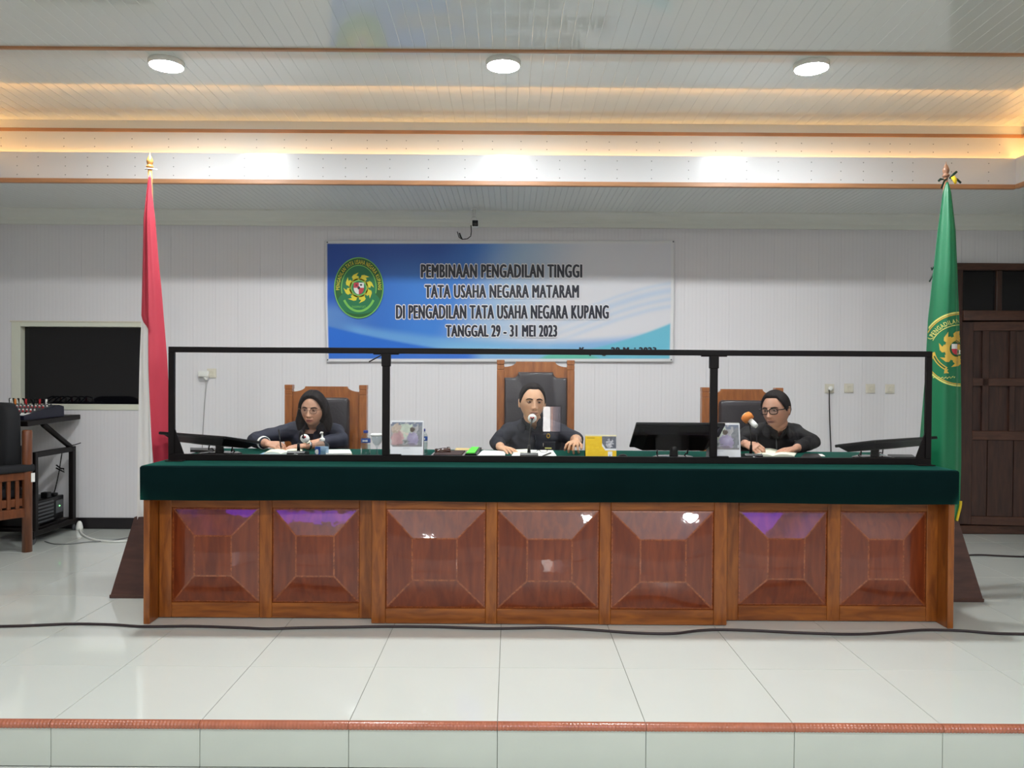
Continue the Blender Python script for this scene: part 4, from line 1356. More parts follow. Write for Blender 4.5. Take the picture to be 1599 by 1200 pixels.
# local: +x points away from the viewer's left along the side (post at 0), the seat runs to -x; width along +y
D, W = 0.58, 0.53
for y in (0.0, W):
    MB().tube([(0, y, 0), (0, y, 0.94), (0, y, 0.95)], [0.036, 0.036, 0.031], 14).build('back_post', M['armchair_wood'], ch, local=True)
    MB().box(-D - 0.03, -D + 0.03, y - 0.03, y + 0.03, 0, 0.63, 0.004).build('front_leg', M['armchair_wood'], ch, local=True)
    MB().box(-D, 0, y - 0.02, y + 0.02, 0.565, 0.625, 0.004).build('arm_rail', M['armchair_wood'], ch, local=True)
    MB().box(-D, 0, y - 0.02, y + 0.02, 0.275, 0.345, 0.004).build('side_rail', M['armchair_wood'], ch, local=True)
    for k in range(8):
        x = -0.075 - k * 0.062
        MB().box(x - 0.013, x + 0.013, y - 0.010, y + 0.010, 0.345, 0.565, 0.002).build('slat', M['armchair_wood'], ch, local=True)
    MB().box(-D - 0.06, 0.045, y - 0.045, y + 0.045, 0.625, 0.685, 0.02).build('arm_pad', M['black_fabric'], ch, local=True)
MB().box(-D, -0.02, 0.0, W, 0.36, 0.42, 0.004).build('seat_frame', M['armchair_wood'], ch, local=True)
MB().box(-D, -0.04, 0.03, W - 0.03, 0.42, 0.52, 0.025).build('seat_cushion', M['black_fabric'], ch, local=True)
b = MB()
ol = [(0.02, 0.5), (W - 0.02, 0.5)]
for k in range(7):
    a = k / 6 * PI / 2
    ol.append((W - 0.14 + 0.12 * math.cos(a), 1.03 + 0.13 * math.sin(a)))
ol += [(W - y, z) for y, z in reversed(ol[2:])]
n = len(ol)
L = []
for s_, x in ((0.93, -0.03), (1.0, -0.05), (1.0, -0.12), (0.93, -0.145), (0.5, -0.155)):
    L.append([(x, W / 2 + (y - W / 2) * s_, 0.8 + (z - 0.8) * (1 - (1 - s_) * .6)) for y, z in ol])
fs = [tuple(range(n))] + [(i * n + j, (i + 1) * n + j, (i + 1) * n + (j + 1) % n, i * n + (j + 1) % n) for i in range(4) for j in range(n)] + [tuple(4 * n + j for j in range(n))]
b.add([q for l in L for q in l], fs, True)
b.build('back_cushion', M['black_fabric'], ch, local=True)
MB().box(-0.018, 0.018, 0, W, 0.50, 0.56, 0.004).build('back_rail', M['armchair_wood'], ch, local=True)
MB().box(0.012, 0.040, -0.037, -0.036 + 0.002, 0.545, 0.615).build('paper_tag', M['white_paper'], ch, local=True)

# ------------------------------------------------------------------ equipment rack
RX = -3.86
y0, y1 = 6.50, 7.06
rk = thing('equipment_rack', 'black steel wheeled rack trolley standing by the window', 'rack', (RX - 0.24, 6.78, 0))
zb1 = 0.75
zs_ = 0.985
for x in (RX, RX - 0.48):
    MB().box(x - 0.02, x + 0.02, y0 - 0.02, y0 + 0.02, 0.075, zb1, 0.003).build('upright', M['black'], rk)
    MB().box(x - 0.02, x + 0.02, y1 - 0.025, y1 + 0.025, 0.075, zb1, 0.003).build('upright', M['black'], rk)
    MB().box(x - 0.018, x + 0.018, y0 + 0.02, y1 - 0.02, zb1 - 0.045, zb1, 0.003).build('cross_bar', M['black'], rk)
    MB().box(x - 0.022, x + 0.022, y0 - 0.05, y1 + 0.06, 0.07, 0.11, 0.003).build('foot_bar', M['black'], rk)
    b = MB(); b.tube([(x, y1, zb1 - 0.02), (x, y0 + 0.11, zs_ - 0.01)], 0.028, 4, xdir=(1, 0, 0)); b.build('diagonal_strut', M['black'], rk)
    b = MB()
    for y in (y0 - 0.03, y1 + 0.04):
        c = MB()
        c.lathe([(0.0, -0.011), (0.030, -0.011), (0.034, -0.006), (0.034, 0.006), (0.030, 0.011), (0.0, 0.011)], 18, Matrix.Translation((x, y, 0.034)) @ Matrix.Rotation(PI / 2, 4, 'Y'))
        w_ = c.build('caster', M['grey_plastic'], rk)
        MB().box(x - 0.017, x + 0.017, y - 0.014, y + 0.014, 0.045, 0.072, 0.003).build('caster_fork', M['black'], w_)
MB().box(RX - 0.5, RX + 0.02, y0 + 0.10, y0 + 0.14, 0.08, 0.11, 0.003).build('cross_bar', M['black'], rk)
MB().box(RX - 0.5, RX + 0.02, y1 - 0.04, y1, 0.08, 0.11, 0.003).build('cross_bar', M['black'], rk)
MB().box(RX - 0.46, RX - 0.02, y0 + 0.05, y1, 0.110, 0.122, 0.002).build('shelf', M['black'], rk)
TS = Matrix.Translation((RX - 0.22, 6.72, zs_ + 0.01)) @ Matrix.Rotation(0.02, 4, 'X')
MB().box(-0.33, 0.25, -0.36, 0.42, -0.02, 0.022, 0.004, TS).build('top_shelf', M['black'], rk)
# mixer on the top shelf
mx = thing('audio_mixer', 'dark audio mixer with faders and knobs on top of the rack', 'mixer', TS @ Vector((0.0, 0.0, 0.022)), (0.02, 0, -0.12))
b = MB()
pf = [(-0.24, 0.0), (0.24, 0.0), (0.24, 0.085), (0.18, 0.10), (-0.24, 0.035)]
b.add([(-0.27, y, z) for y, z in pf] + [(0.19, y, z) for y, z in pf], [(0, 1, 2, 3, 4), (9, 8, 7, 6, 5)] + [(i, (i + 1) % 5, (i + 1) % 5 + 5, i + 5) for i in range(5)])
navy = pmat('navy_plastic', srgb(26, 28, 48), 0.4)
b.build('mixer_body', navy, mx, local=True)
TM = Matrix.Translation((0, -0.24, 0.035)) @ Matrix.Rotation(math.atan2(0.065, 0.42), 4, 'X')
MB().box(-0.255, 0.175, 0.01, 0.10, 0.0, 0.003, 0.001, TM).build('fader_strip', M['white_paper'], mx, local=True)
MB().box(-0.255, 0.175, 0.11, 0.41, 0.0, 0.003, 0.001, TM).build('control_strip', M['grey_plastic'], mx, local=True)
for i in range(12):
    x = -0.235 + i * 0.0345
    MB().box(x - 0.006, x + 0.006, 0.03 + 0.02 * ((i * 7) % 3), 0.045 + 0.02 * ((i * 7) % 3), 0.003, 0.014, 0.002, TM).build('fader', M['black_plastic'], mx, local=True)
kn = None
for i in range(12):
    for j in range(6):
        T = TM @ Matrix.Translation((-0.235 + i * 0.0345, 0.135 + j * 0.05, 0.003))
        if kn is None:
            kn = {}
        c_ = ('red', 'grey_plastic', 'white_plastic')[(j * 2) % 3]
        if c_ not in kn:
            kn[c_] = MB().lathe([(0.008, 0), (0.0065, 0.013), (0.0, 0.013)], 8).mesh('knob', M[c_])
        o = link('knob', kn[c_], mx); o.matrix_basis = T
def path0(P):
    Q = []
    for i in range(len(P) - 1):
        a, b_, c, d = P[max(i - 1, 0)], P[i], P[i + 1], P[min(i + 2, len(P) - 1)]
        for k in range(4):
            t_ = k / 4
            Q.append(0.5 * ((2 * b_) + (c - a) * t_ + (2 * a - 5 * b_ + 4 * c - d) * t_ ** 2 + (3 * b_ - a - 3 * c + d) * t_ ** 3))
    return Q + [P[-1]]


# plugs and leads rising from the mixer
for k, (xo, col) in enumerate(((-0.24, 'white_plastic'), (-0.20, 'orange'), (-0.15, 'cream_plastic'), (-0.10, 'red'), (-0.03, 'black_plastic'), (0.03, 'red'), (0.09, 'white_plastic'))):
    p0 = wm(mx) @ (TM @ Vector((xo, 0.40, 0.004)))
    pts = path0([p0, p0 + Vector((0, 0.0, 0.035)), p0 + Vector((-0.02 - .006 * k, 0.015, 0.052)), p0 + Vector((-0.05, 0.06, 0.03)), p0 + Vector((-0.08, 0.12, -0.02))])
    t = thing('audio_lead', 'black audio lead with a %s plug standing in the mixer' % ('white', 'orange', 'cream', 'red', 'black', 'small red', 'white right-hand')[k], 'cable', p0, group='leads plugged into the mixer')
    MB().tube(pts, 0.006, 6).build('lead', M['black_plastic'], t)
    MB().tube([p0, p0 + Vector((0, 0, 0.05))], [0.010, 0.008], 8).build('plug', M[col], t)
# amplifier on the low shelf
am = thing('amplifier', 'black power amplifier with a green light on the lowest rack shelf', 'amplifier', (RX - 0.24, 6.76, 0.122))
b = MB(); b.box(RX - 0.45, RX - 0.03, 6.555, 6.98, 0.135, 0.335, 0.006); b.build('case', M['black_plastic'], am)
for k in range(6):
    MB().box(RX - 0.031, RX - 0.026, 6.56, 6.82, 0.15 + k * 0.03, 0.163 + k * 0.03, 0.001).build('cooling_fin', M['grey_plastic'], am)
MB().box(RX - 0.031, RX - 0.024, 6.85, 6.96, 0.19, 0.30, 0.002).build('control_plate', M['grey_plastic'], am)
MB().sphere((RX - 0.022, 6.90, 0.25), 0.006, 8, 6).build('power_light', emat('green_led', (0.2, 1, 0.25, 1), 3.0), am)
for k in range(4):
    MB().box(RX - 0.44 + k * .12, RX - 0.40 + k * .12, 6.6, 6.64, 0.122, 0.135).build('foot', M['black_plastic'], am)
for k, (x, y) in enumerate(((RX - 0.10, 6.62), (RX - 0.07, 6.78), (RX - 0.08, 6.90))):
    MB().box(x - 0.03, x + 0.03, y - 0.03, y + 0.03, 0.3355, 0.36 + 0.025 * (k % 2), 0.006).build('connector', M['black_plastic'], am)
rb = thing('power_strip', 'small black box resting on the amplifier in the rack', 'box', (RX - 0.06, 6.56, 0.40))
MB().box(RX - 0.14, RX - 0.03, 6.55, 6.61, 0.336, 0.44, 0.006).build('case', M['black_plastic'], rb)
# loose cable tied to the far upright
lc = thing('hanging_cable', 'thin black cable knotted and hanging inside the rack', 'cable', (RX - 0.02, 7.0, 0.7))
qs = [at(97, 706, 7.0), at(94.5, 722, 7.0), at(93, 733, 7.0), at(90, 748, 7.0), at(86, 765, 7.0), at(83, 774, 7.0)]
MB().tube(qs, 0.005, 6).build('lead', M['black_plastic'], lc)
k0 = at(95, 732, 6.99)
MB().tube([k0 + Vector((-0.04, 0, 0.03)), k0, k0 + Vector((0.03, -0.01, 0.0)), k0 + Vector((0.035, -0.01, -0.03)), k0 + Vector((0, -0.012, -0.012)), k0 + Vector((-0.035, -0.01, 0.006))], 0.007, 6).build('knot', M['black_plastic'], lc)
lc2 = thing('stub_cable', 'short black wire end sticking out from the rack upright', 'cable', at(110, 696, 7.05))
MB().tube([at(108, 696, 7.05), at(117, 695, 7.0), at(126, 692, 6.98)], 0.004, 6).build('lead', M['black_plastic'], lc2)

# ------------------------------------------------------------------ cables on the floor
def floor_cable(name, label, pts, r, mat):
    P = [onz(px, py, r) for px, py in pts]
    # round the run off
    Q = []
    for i in range(len(P) - 1):
        a, b_, c, d = P[max(i - 1, 0)], P[i], P[i + 1], P[min(i + 2, len(P) - 1)]
        for k in range(5):
            t_ = k / 5
            Q.append(0.5 * ((2 * b_) + (c - a) * t_ + (2 * a - 5 * b_ + 4 * c - d) * t_ ** 2 + (3 * b_ - a - 3 * c + d) * t_ ** 3))
    Q.append(P[-1])
    Q = [Vector((q.x, q.y, r + 0.0005)) for q in Q]
    return mono(name, label, 'cable', MB().tube(Q, r, 8), mat, tuple(Q[0]))


floor_cable('floor_cable', 'long dark cable running along the tiles in front of the bench',
            [(-40, 979), (30, 978), (110, 975), (175, 976), (225, 979), (300, 978.5), (380, 981), (420, 982.5), (470, 981), (540, 980), (600, 979), (680, 979.5), (760, 982), (820, 981.5), (860, 981), (920, 984), (990, 989), (1050, 990), (1090, 985.5), (1130, 984), (1190, 986), (1250, 989), (1330, 991), (1380, 989), (1440, 984.5), (1500, 985.5), (1560, 990), (1640, 991)], 0.0075, pmat('dark_cable', srgb(44, 32, 34), 0.5))
floor_cable('floor_cable', 'short dark cable on the tiles by the right door', [(1460, 868), (1500, 868), (1528, 867), (1560, 868.5), (1600, 870), (1640, 870)], 0.007, bpy.data.materials['dark_cable'])
floor_cable('floor_cable', 'white lead curling over the tiles from the skirting to the flag base', [(124, 826), (128, 834), (140, 841), (160, 845), (185, 846), (215, 844), (245, 843)], 0.008, M['white_plastic'])
floor_cable('floor_cable', 'thin grey lead lying on the tiles under the rack', [(70, 846), (85, 850), (110, 850), (135, 847), (160, 845.5), (190, 842), (230, 832)], 0.004, M['steel'])
sp = onz(124, 828, 0)
wp = thing('floor_plug', 'white plug standing on the floor by the black skirting', 'plug', (sp.x, sp.y, 0))
MB().lathe([(0.0, 0.0), (0.028, 0.0), (0.030, 0.02), (0.022, 0.06), (0.012, 0.078), (0.0, 0.08)], 14, Matrix.Translation((sp.x, sp.y, 0.0))).build('plug_body', M['white_plastic'], wp)

# ------------------------------------------------------------------ the hall behind the viewer, met only in reflections
purple = emat('purple_light_panel', (0.24, 0.05, 1.0, 1), 6.0)
for x0, x1, lab in ((-3.9, -1.95, 'purple stage light bar on the hall ceiling, left side'), (2.85, 3.7, 'purple stage light bar on the hall ceiling, right side')):
    t = thing('stage_light', lab, 'light', ((x0 + x1) / 2, -1.6, 3.42))
    ya, yb_ = (-1.35, -1.0) if x0 < 0 else (-2.1, -1.0)
    MB().box(x0, x1, ya, yb_, 3.40, 3.44, 0.004).build('housing', M['black'], t)
    MB().box(x0 + 0.02, x1 - 0.02, ya + 0.02, yb_ - 0.02, 3.396, 3.3995).build('light_panel', purple, t)
for k, x in enumerate((-3.2, -1.0, 1.2, 3.4)):
    t = thing('audience_table', 'dark audience table in the hall behind the viewer', 'table', (x, -2.2, ZH), group='audience tables')
    MB().box(x - 0.9, x + 0.9, -2.5, -1.9, ZH + 0.71, ZH + 0.75, 0.004).build('tabletop', M['dark_wood'], t)
    MB().box(x - 0.86, x + 0.86, -1.94, -1.92, ZH + 0.06, ZH + 0.71, 0.002).build('modesty_panel', M['dark_wood'], t)
    for sx in (-0.86, 0.83):
        MB().box(x + sx, x + sx + 0.03, -2.48, -1.92, ZH, ZH + 0.71, 0.002).build('side_panel', M['dark_wood'], t)
tb = thing('tablet', 'lit white tablet propped upright on a hall table', 'tablet', (0.60, -2.15, ZH + 0.75))
MB().box(0.46, 0.74, -2.15, -2.135, ZH + 0.752, ZH + 1.15, 0.004).build('case', M['black_plastic'], tb)
for x0, x1, c_, e_ in ((0.475, 0.578, (1, 0.95, 0.92, 1), 17), (0.58, 0.600, (1, 0.72, 0.66, 1), 7), (0.600, 0.612, (1, 0.55, 0.42, 1), 9), (0.612, 0.65, (0.9, 0.7, 0.72, 1), 4.5), (0.65, 0.69, (0.8, 0.66, 0.74, 1), 3.4), (0.69, 0.725, (0.8, 0.7, 0.8, 1), 2.2)):
    MB().box(x0, x1, -2.133, -2.131, ZH + 0.77, ZH + 1.13).build('lit_screen', emat('lit_screen', c_, e_), tb)
MB().box(0.50, 0.70, -2.24, -2.15, ZH + 0.7505, ZH + 0.756, 0.001).build('stand', M['black_plastic'], tb)
# ------------------------------------------------------------------ things on the bench
ZT = BZ + 0.0006


def desk(px, py, dz=0.0):
    return onz(px, py, ZT + dz)


def rotz(a):
    return Matrix.Rotation(a, 4, 'Z')


# monitors
def monitor(label, foot, yaw, tilt, pivot, w=0.535, h=0.315, roll=0.0):
    t = thing('monitor', label, 'monitor', (foot.x, foot.y, ZT))
    b = MB()
    b.lathe([(0.0, 0.0), (0.118, 0.0), (0.120, 0.006), (0.10, 0.013), (0.03, 0.018), (0.0, 0.018)], 28, Matrix.Scale(1.15, 4, (1, 0, 0)))
    b.build('stand_foot', M['gloss_black'], t, local=True)
    MB().tube([(0, 0.0, 0.014), (0, 0.0, pivot * 0.6), (0, -0.004, pivot)], [0.028, 0.025, 0.028], 12).build('stand_neck', M['black_plastic'], t, local=True)
    T = Matrix.Translation((0, 0, pivot)) @ rotz(yaw) @ Matrix.Rotation(roll, 4, 'Y') @ Matrix.Rotation(tilt, 4, 'X')
    z0 = -0.07
    b = MB(); b.box(-w / 2, w / 2, 0.012, 0.030, z0, z0 + h, 0.004, T); b.build('bezel', M['black_plastic'], t, local=True)
    b = MB(); b.box(-w / 2 + 0.012, w / 2 - 0.012, 0.0302, 0.0306, z0 + 0.02, z0 + h - 0.012, 0, T); b.build('screen', M['gloss_black'], t, local=True)
    b = MB()
    x0, x1, a0, a1 = -w * .36, w * .36, z0 + 0.03, z0 + h * .80
    lo = [(x0 - .05, 0.012, a0 - .02), (x1 + .05, 0.012, a0 - .02), (x1 + .05, 0.012, a1 + .04), (x0 - .05, 0.012, a1 + .04)]
    hi = [(x0, -0.022, a0), (x1, -0.022, a0), (x1, -0.022, a1), (x0, -0.022, a1)]
    b.add([T @ Vector(p) for p in lo + hi], [(0, 1, 2, 3), (4, 5, 6, 7), (0, 1, 5, 4), (1, 2, 6, 5), (2, 3, 7, 6), (3, 0, 4, 7)])
    b.build('rear_housing', M['black_plastic'], t, local=True)
    for k, x in enumerate((-0.10, 0.09)):
        p0 = T @ Vector((x, -0.018, a0 + 0.02))
        b = MB(); b.tube([p0, Vector((p0.x - 0.005, p0.y - 0.005, p0.z - 0.03)), Vector((p0.x * 0.95, p0.y + 0.03, 0.03)), Vector((p0.x * 0.9, p0.y + 0.07, 0.006))], 0.0045, 6); b.build('cable', M['black_plastic'], t, local=True)
    return t


monitor('black monitor tilted almost flat on the bench, far left beside the woman', desk(343, 710), -0.42, 1.40, 0.075, roll=0.02)
monitor('black monitor leaning back between the yellow calendar and the third chair', desk(1052, 716), 0.0, 1.03, 0.085)
monitor('black monitor tilted almost flat at the right end by the green flag', desk(1366, 716), 0.42, 1.40, 0.075, roll=-0.02)


def slab(name, label, cat, pts, h, mat, z0=0.0, group=None):
    """flat thing on the cloth from its four corners as seen (front-left, front-right, back-right, back-left)"""
    P = [onz(px, py, ZT + z0) for px, py in pts]
    c = sum(P, Vector()) / 4
    b = MB()
    b.add([(p.x, p.y, ZT + z0) for p in P] + [(p.x, p.y, ZT + z0 + h) for p in P], [(0, 1, 2, 3), (4, 5, 6, 7), (0, 1, 5, 4), (1, 2, 6, 5), (2, 3, 7, 6), (3, 0, 4, 7)])
    return mono(name, label, cat, b, mat, (c.x, c.y, ZT + z0), group)


slab('keyboard', 'slim black keyboard behind the far left monitor', 'keyboard', [(297, 706.5), (345, 708.5), (345, 704), (297, 703)], 0.016, M['black_plastic'])
slab('keyboard', 'slim black keyboard beside the far right monitor', 'keyboard', [(1386, 717.5), (1430, 717.5), (1424, 713.5), (1386, 713)], 0.014, M['black_plastic'])


# desk calendars
def calendar(label, bl, br, htop, wtop, print_fn, depth=0.11, nu=40, nv=40, side=None):
    """tent calendar: front sheet from its lower corners (px), leaning back to the ridge"""
    A, B = desk(*bl), desk(*br)
    u = (B - A); wdt = u.length; u.normalize()
    back = Vector((-u.y, u.x, 0))
    mid = (A + B) / 2
    t = thing('desk_calendar', label, 'calendar', (mid.x, mid.y, ZT))
    R = Matrix((u, back, Vector((0, 0, 1)))).transposed().to_4x4(); R.translation = Vector((mid.x, mid.y, ZT))
    lean = htop * 0.27
    vs, cols = [], []
    for j in range(nv + 1):
        for i in range(nu + 1):
            a, b_ = i / nu, j / nv
            ww = wdt + (wtop - wdt) * b_
            vs.append(R @ Vector(((a - 0.5) * ww, lean * b_, htop * b_)))
            cols.append(lin(print_fn(a, b_)))
    m_ = MB(); m_.add(vs, [(j * (nu + 1) + i, j * (nu + 1) + i + 1, (j + 1) * (nu + 1) + i + 1, (j + 1) * (nu + 1) + i) for j in range(nv) for i in range(nu)], True)
    o = m_.build('front_sheet', M['paper_print'], t); colour_attr(o.data, np.array(cols))
    s_ = o.modifiers.new('s', 'SOLIDIFY'); s_.thickness = 0.0015; s_.offset = 0
    bk = MB()
    q = [R @ Vector(p) for p in ((-wtop / 2, lean + .002, htop), (wtop / 2, lean + .002, htop), (wdt / 2, lean * 2 + depth * .3, 0), (-wdt / 2, lean * 2 + depth * .3, 0))]
    q2 = [R @ Vector(p) for p in ((-wtop / 2, lean + .006, htop), (wtop / 2, lean + .006, htop), (wdt / 2, lean * 2 + depth * .3 + .004, 0), (-wdt / 2, lean * 2 + depth * .3 + .004, 0))]
    bk.add(q + q2, [(0, 1, 2, 3), (4, 5, 6, 7), (0, 1, 5, 4), (1, 2, 6, 5), (2, 3, 7, 6), (3, 0, 4, 7)])
    bk.build('back_board', side or M['black_plastic'], t)
    rg = MB()
    k_ = int(wtop / 0.008)
    for k in range(k_):
        x = -wtop / 2 + 0.006 + (wtop - 0.012) * k / max(1, k_ - 1)
        rg.lathe([(0.0045, -0.0008), (0.0058, 0), (0.0045, 0.0008)], 8, R @ Matrix.Translation((x, lean + .003, htop + 0.001)) @ Matrix.Rotation(PI / 2, 4, 'Y'))
    rg.build('wire_binding', M['white_plastic'], t)['kind'] = 'stuff'
    return t


rn = np.random.RandomState(3)
NZ = rn.rand(24, 24)


def nzv(a, b, s=11):
    x, y = a * s % 22, b * s % 22
    i, j = int(x), int(y)
    fx_, fy_ = x - i, y - j
    return (NZ[i, j] * (1 - fx_) + NZ[i + 1, j] * fx_) * (1 - fy_) + (NZ[i, j + 1] * (1 - fx_) + NZ[i + 1, j + 1] * fx_) * fy_


def tone(c0, c1, t):
    t = min(1, max(0, t))
    return tuple(a + (b - a) * t for a, b in zip(c0, c1))


def photo_print(a, b):
    """pale calendar: a washed photograph of people in a ward over a white foot"""
    if 0.33 < b < 0.95 and 0.04 < a < 0.95:
        a += 0.09 * (nzv(a, b, 17) - 0.5); b += 0.09 * (nzv(b, a, 14) - 0.5)
    if b < 0.30:
        return (214, 216, 224) if (0.245 < b < 0.262 and 0.38 < a < 0.6) or (0.20 < b < 0.212 and 0.3 < a < 0.7) else (238, 238, 242)
    if b > 0.965 or a > 0.965 or (a < .03 and b > 0.9):
        return (232, 232, 236)
    if a + (b - 0.30) * 1.2 < 0.06:
        return (238, 238, 242)
    n = nzv(a, b) ; n2 = nzv(b, a, 19)
    c = tone((150, 146, 150), (206, 206, 206), n)
    if a > 0.82: c = tone((120, 122, 128), (150, 152, 156), n2)
    if b > 0.86 and n2 > .4: c = (120, 128, 146)
    # green-white wall patch, a dark-haired figure in lilac, a rosy figure at the left
    if 0.30 < a < 0.66 and 0.55 < b < 0.9: c = tone(c, (206, 222, 198), 0.7)
    if ((a - 0.66) / 0.17) ** 2 + ((b - 0.50) / 0.20) ** 2 < 1: c = tone((150, 140, 170), (186, 178, 204), n)
    if ((a - 0.66) / 0.065) ** 2 + ((b - 0.765) / 0.05) ** 2 < 1: c = (96, 84, 74)
    if ((a - 0.22) / 0.2) ** 2 + ((b - 0.52) / 0.2) ** 2 < 1: c = tone((176, 140, 142), (206, 172, 172), n)
    if ((a - 0.17) / 0.15) ** 2 + ((b - 0.76) / 0.13) ** 2 < 1: c = tone((172, 154, 140), (206, 190, 176), n2)
    if ((a - 0.47) / 0.10) ** 2 + ((b - 0.43) / 0.05) ** 2 < 1: c = tone((90, 92, 96), (236, 240, 232), n2)
    if abs((b - 0.68) - (0.40 - a) * 0.35) < 0.022 and 0.22 < a < 0.5: c = (222, 206, 196)
    if b < 0.36: c = tone(c, (120, 112, 112), 0.5)
    return c


def photo_print2(a, b):
    return photo_print(a * 0.72 + 0.28, b)


def yellow_print(a, b):
    n = nzv(a, b, 17)
    if b > 0.955: return (244, 232, 190)
    if a > 0.545 and b > 0.36:
        k = (a - 0.545) + (b - 0.36) * 0.55
        if b < 0.44 and k > 0.10: return (236, 236, 236)
        if k > 0.16 and a < 0.99 and b > .44:
            c = tone((88, 90, 100), (128, 130, 138), n)
            if ((a - 0.79) / 0.13) ** 2 + ((b - 0.66) / 0.2) ** 2 < 1 and n > .35: c = tone((140, 140, 150), (226, 224, 228), nzv(b, a, 21))
            return c
        if k > 0.10 and b > .40: return (236, 236, 236)
    if 0.72 < a < 0.86 and b < 0.33:
        return (120, 150, 200) if abs(a - .79) < .02 and .12 < b < .2 else (238, 238, 238)
    if 0.05 < a < 0.30 and 0.86 < b < 0.895: return (120, 96, 30)
    gx, gy = (a * 22) % 1, (b * 15) % 1
    if 0.05 < a < 0.5 and 0.08 < b < 0.8 and gx < 0.3 and 0.2 < gy < 0.5 and n > .3: return (212, 158, 34)
    return tone((236, 190, 22), (246, 206, 44), n)


calendar('white desk calendar with a faded ward photograph beside the left screen post', (609, 714.5), (660.5, 714.5), 0.222, 0.205, photo_print, side=M['white_plastic'])
calendar('white desk calendar half hidden behind the right screen post', (1110, 719), (1157, 719.5), 0.222, 0.19, photo_print2, side=M['white_plastic'])
calendar('yellow desk calendar with a grey photo right of the middle man', (914.5, 717.5), (962.5, 718), 0.146, 0.192, yellow_print, nu=64, nv=48, side=M['black_plastic'])


# bottles, goblet, sanitiser
def bottle(label, px, py):
    p = desk(px, py)
    t = thing('water_bottle', label, 'bottle', (p.x, p.y, ZT))
    b = MB(); b.lathe([(0.0, 0.002), (0.024, 0.0), (0.029, 0.005), (0.030, 0.03), (0.0285, 0.04), (0.030, 0.05), (0.030, 0.085), (0.0285, 0.088), (0.0285, 0.112), (0.030, 0.115), (0.026, 0.128), (0.015, 0.142), (0.0125, 0.146), (0.0125, 0.150), (0.0, 0.150)], 22); b.build('bottle_body', M['clear'], t, local=True)
    b = MB(); b.lathe([(0.0, 0.004), (0.0265, 0.006), (0.0275, 0.03), (0.026, 0.04), (0.0275, 0.05), (0.0275, 0.075), (0.0, 0.075)], 22); b.build('water', M['water'], t, local=True)
    b = MB(); b.lathe([(0.0292, 0.087), (0.0296, 0.088), (0.0296, 0.112), (0.0292, 0.113)], 22, cap=False); b.build('label_band', M['blue_label'], t, local=True, label='blue paper label band')
    b = MB()
    for k in range(-3, 4):
        a = -PI / 2 + k * 0.16
        b.box(0.0297, 0.0300, -0.0022, 0.0022, 0.097 - abs(k) * .0008, 0.104 + abs(k) * .0006, 0, rotz(a))
    b.build('label_wave', M['white_paper'], t, local=True)
    b = MB(); b.lathe([(0.0145, 0.147), (0.0150, 0.149), (0.0150, 0.162), (0.0135, 0.164), (0.0, 0.164)], 20); b.build('cap', M['blue_cap'], t, local=True)


bottle('small clear water bottle with blue cap and label beside the goblet', 571, 713.5)
bottle('water bottle mostly hidden behind the left white calendar', 660.5, 709.5)
p = desk(588.5, 712.5)
g = thing('goblet', 'clear stemmed goblet covered with a white paper lid by the left post', 'glass', (p.x, p.y, ZT))
MB().lathe([(0.0, 0.0), (0.030, 0.0), (0.028, 0.004), (0.006, 0.010), (0.0045, 0.05), (0.008, 0.062), (0.026, 0.082), (0.034, 0.105), (0.0345, 0.135), (0.0335, 0.135), (0.032, 0.106), (0.024, 0.085), (0.006, 0.068), (0.0, 0.067)], 24).build('glass_bowl', M['clear'], g, local=True)
MB().lathe([(0.041, 0.126), (0.0395, 0.137), (0.034, 0.141), (0.0, 0.142)], 24).build('paper_lid', M['white_paper'], g, local=True)
p = desk(503, 712)
g = thing('hand_sanitiser', 'clear pump bottle of hand sanitiser with a blue label by the woman', 'bottle', (p.x, p.y, ZT), (0, 0, -0.15))
MB().lathe([(0.0, 0.0), (0.043, 0.0), (0.045, 0.004), (0.045, 0.062), (0.040, 0.078), (0.022, 0.090), (0.013, 0.094), (0.0, 0.094)], 24, Matrix.Scale(0.62, 4, (0, 1, 0))).build('bottle_body', M['clear'], g, local=True)
MB().lathe([(0.0, 0.003), (0.041, 0.003), (0.042, 0.058), (0.0, 0.060)], 24, Matrix.Scale(0.60, 4, (0, 1, 0))).build('gel', M['gel'], g, local=True)
b = MB()
n_ = 12
vs = []
for k in range(n_ + 1):
    a = PI * 1.05 + k / n_ * PI * 0.45
    for z in (0.008, 0.058):
        vs.append((0.0462 * math.cos(a), 0.0462 * .63 * math.sin(a), z))
b.add(vs, [(2 * k, 2 * k + 2, 2 * k + 3, 2 * k + 1) for k in range(n_)], True)
b.build('label_sheet', M['blue_label'], g, local=True)
b = MB(); b.sphere((-0.022, -0.0272, 0.026), (0.014, 0.0012, 0.016), 12, 8); b.build('label_emblem', M['white_paper'], g, local=True)
MB().lathe([(0.016, 0.092), (0.017, 0.094), (0.017, 0.106), (0.012, 0.112), (0.0065, 0.114), (0.005, 0.140), (0.007, 0.141), (0.007, 0.149), (0.0, 0.150)], 18).build('pump', M['white_plastic'], g, local=True)
MB().tube([(0, 0, 0.145), (0, -0.02, 0.147), (0, -0.034, 0.141)], [0.006, 0.005, 0.004], 10).build('nozzle', M['white_plastic'], g, local=True)


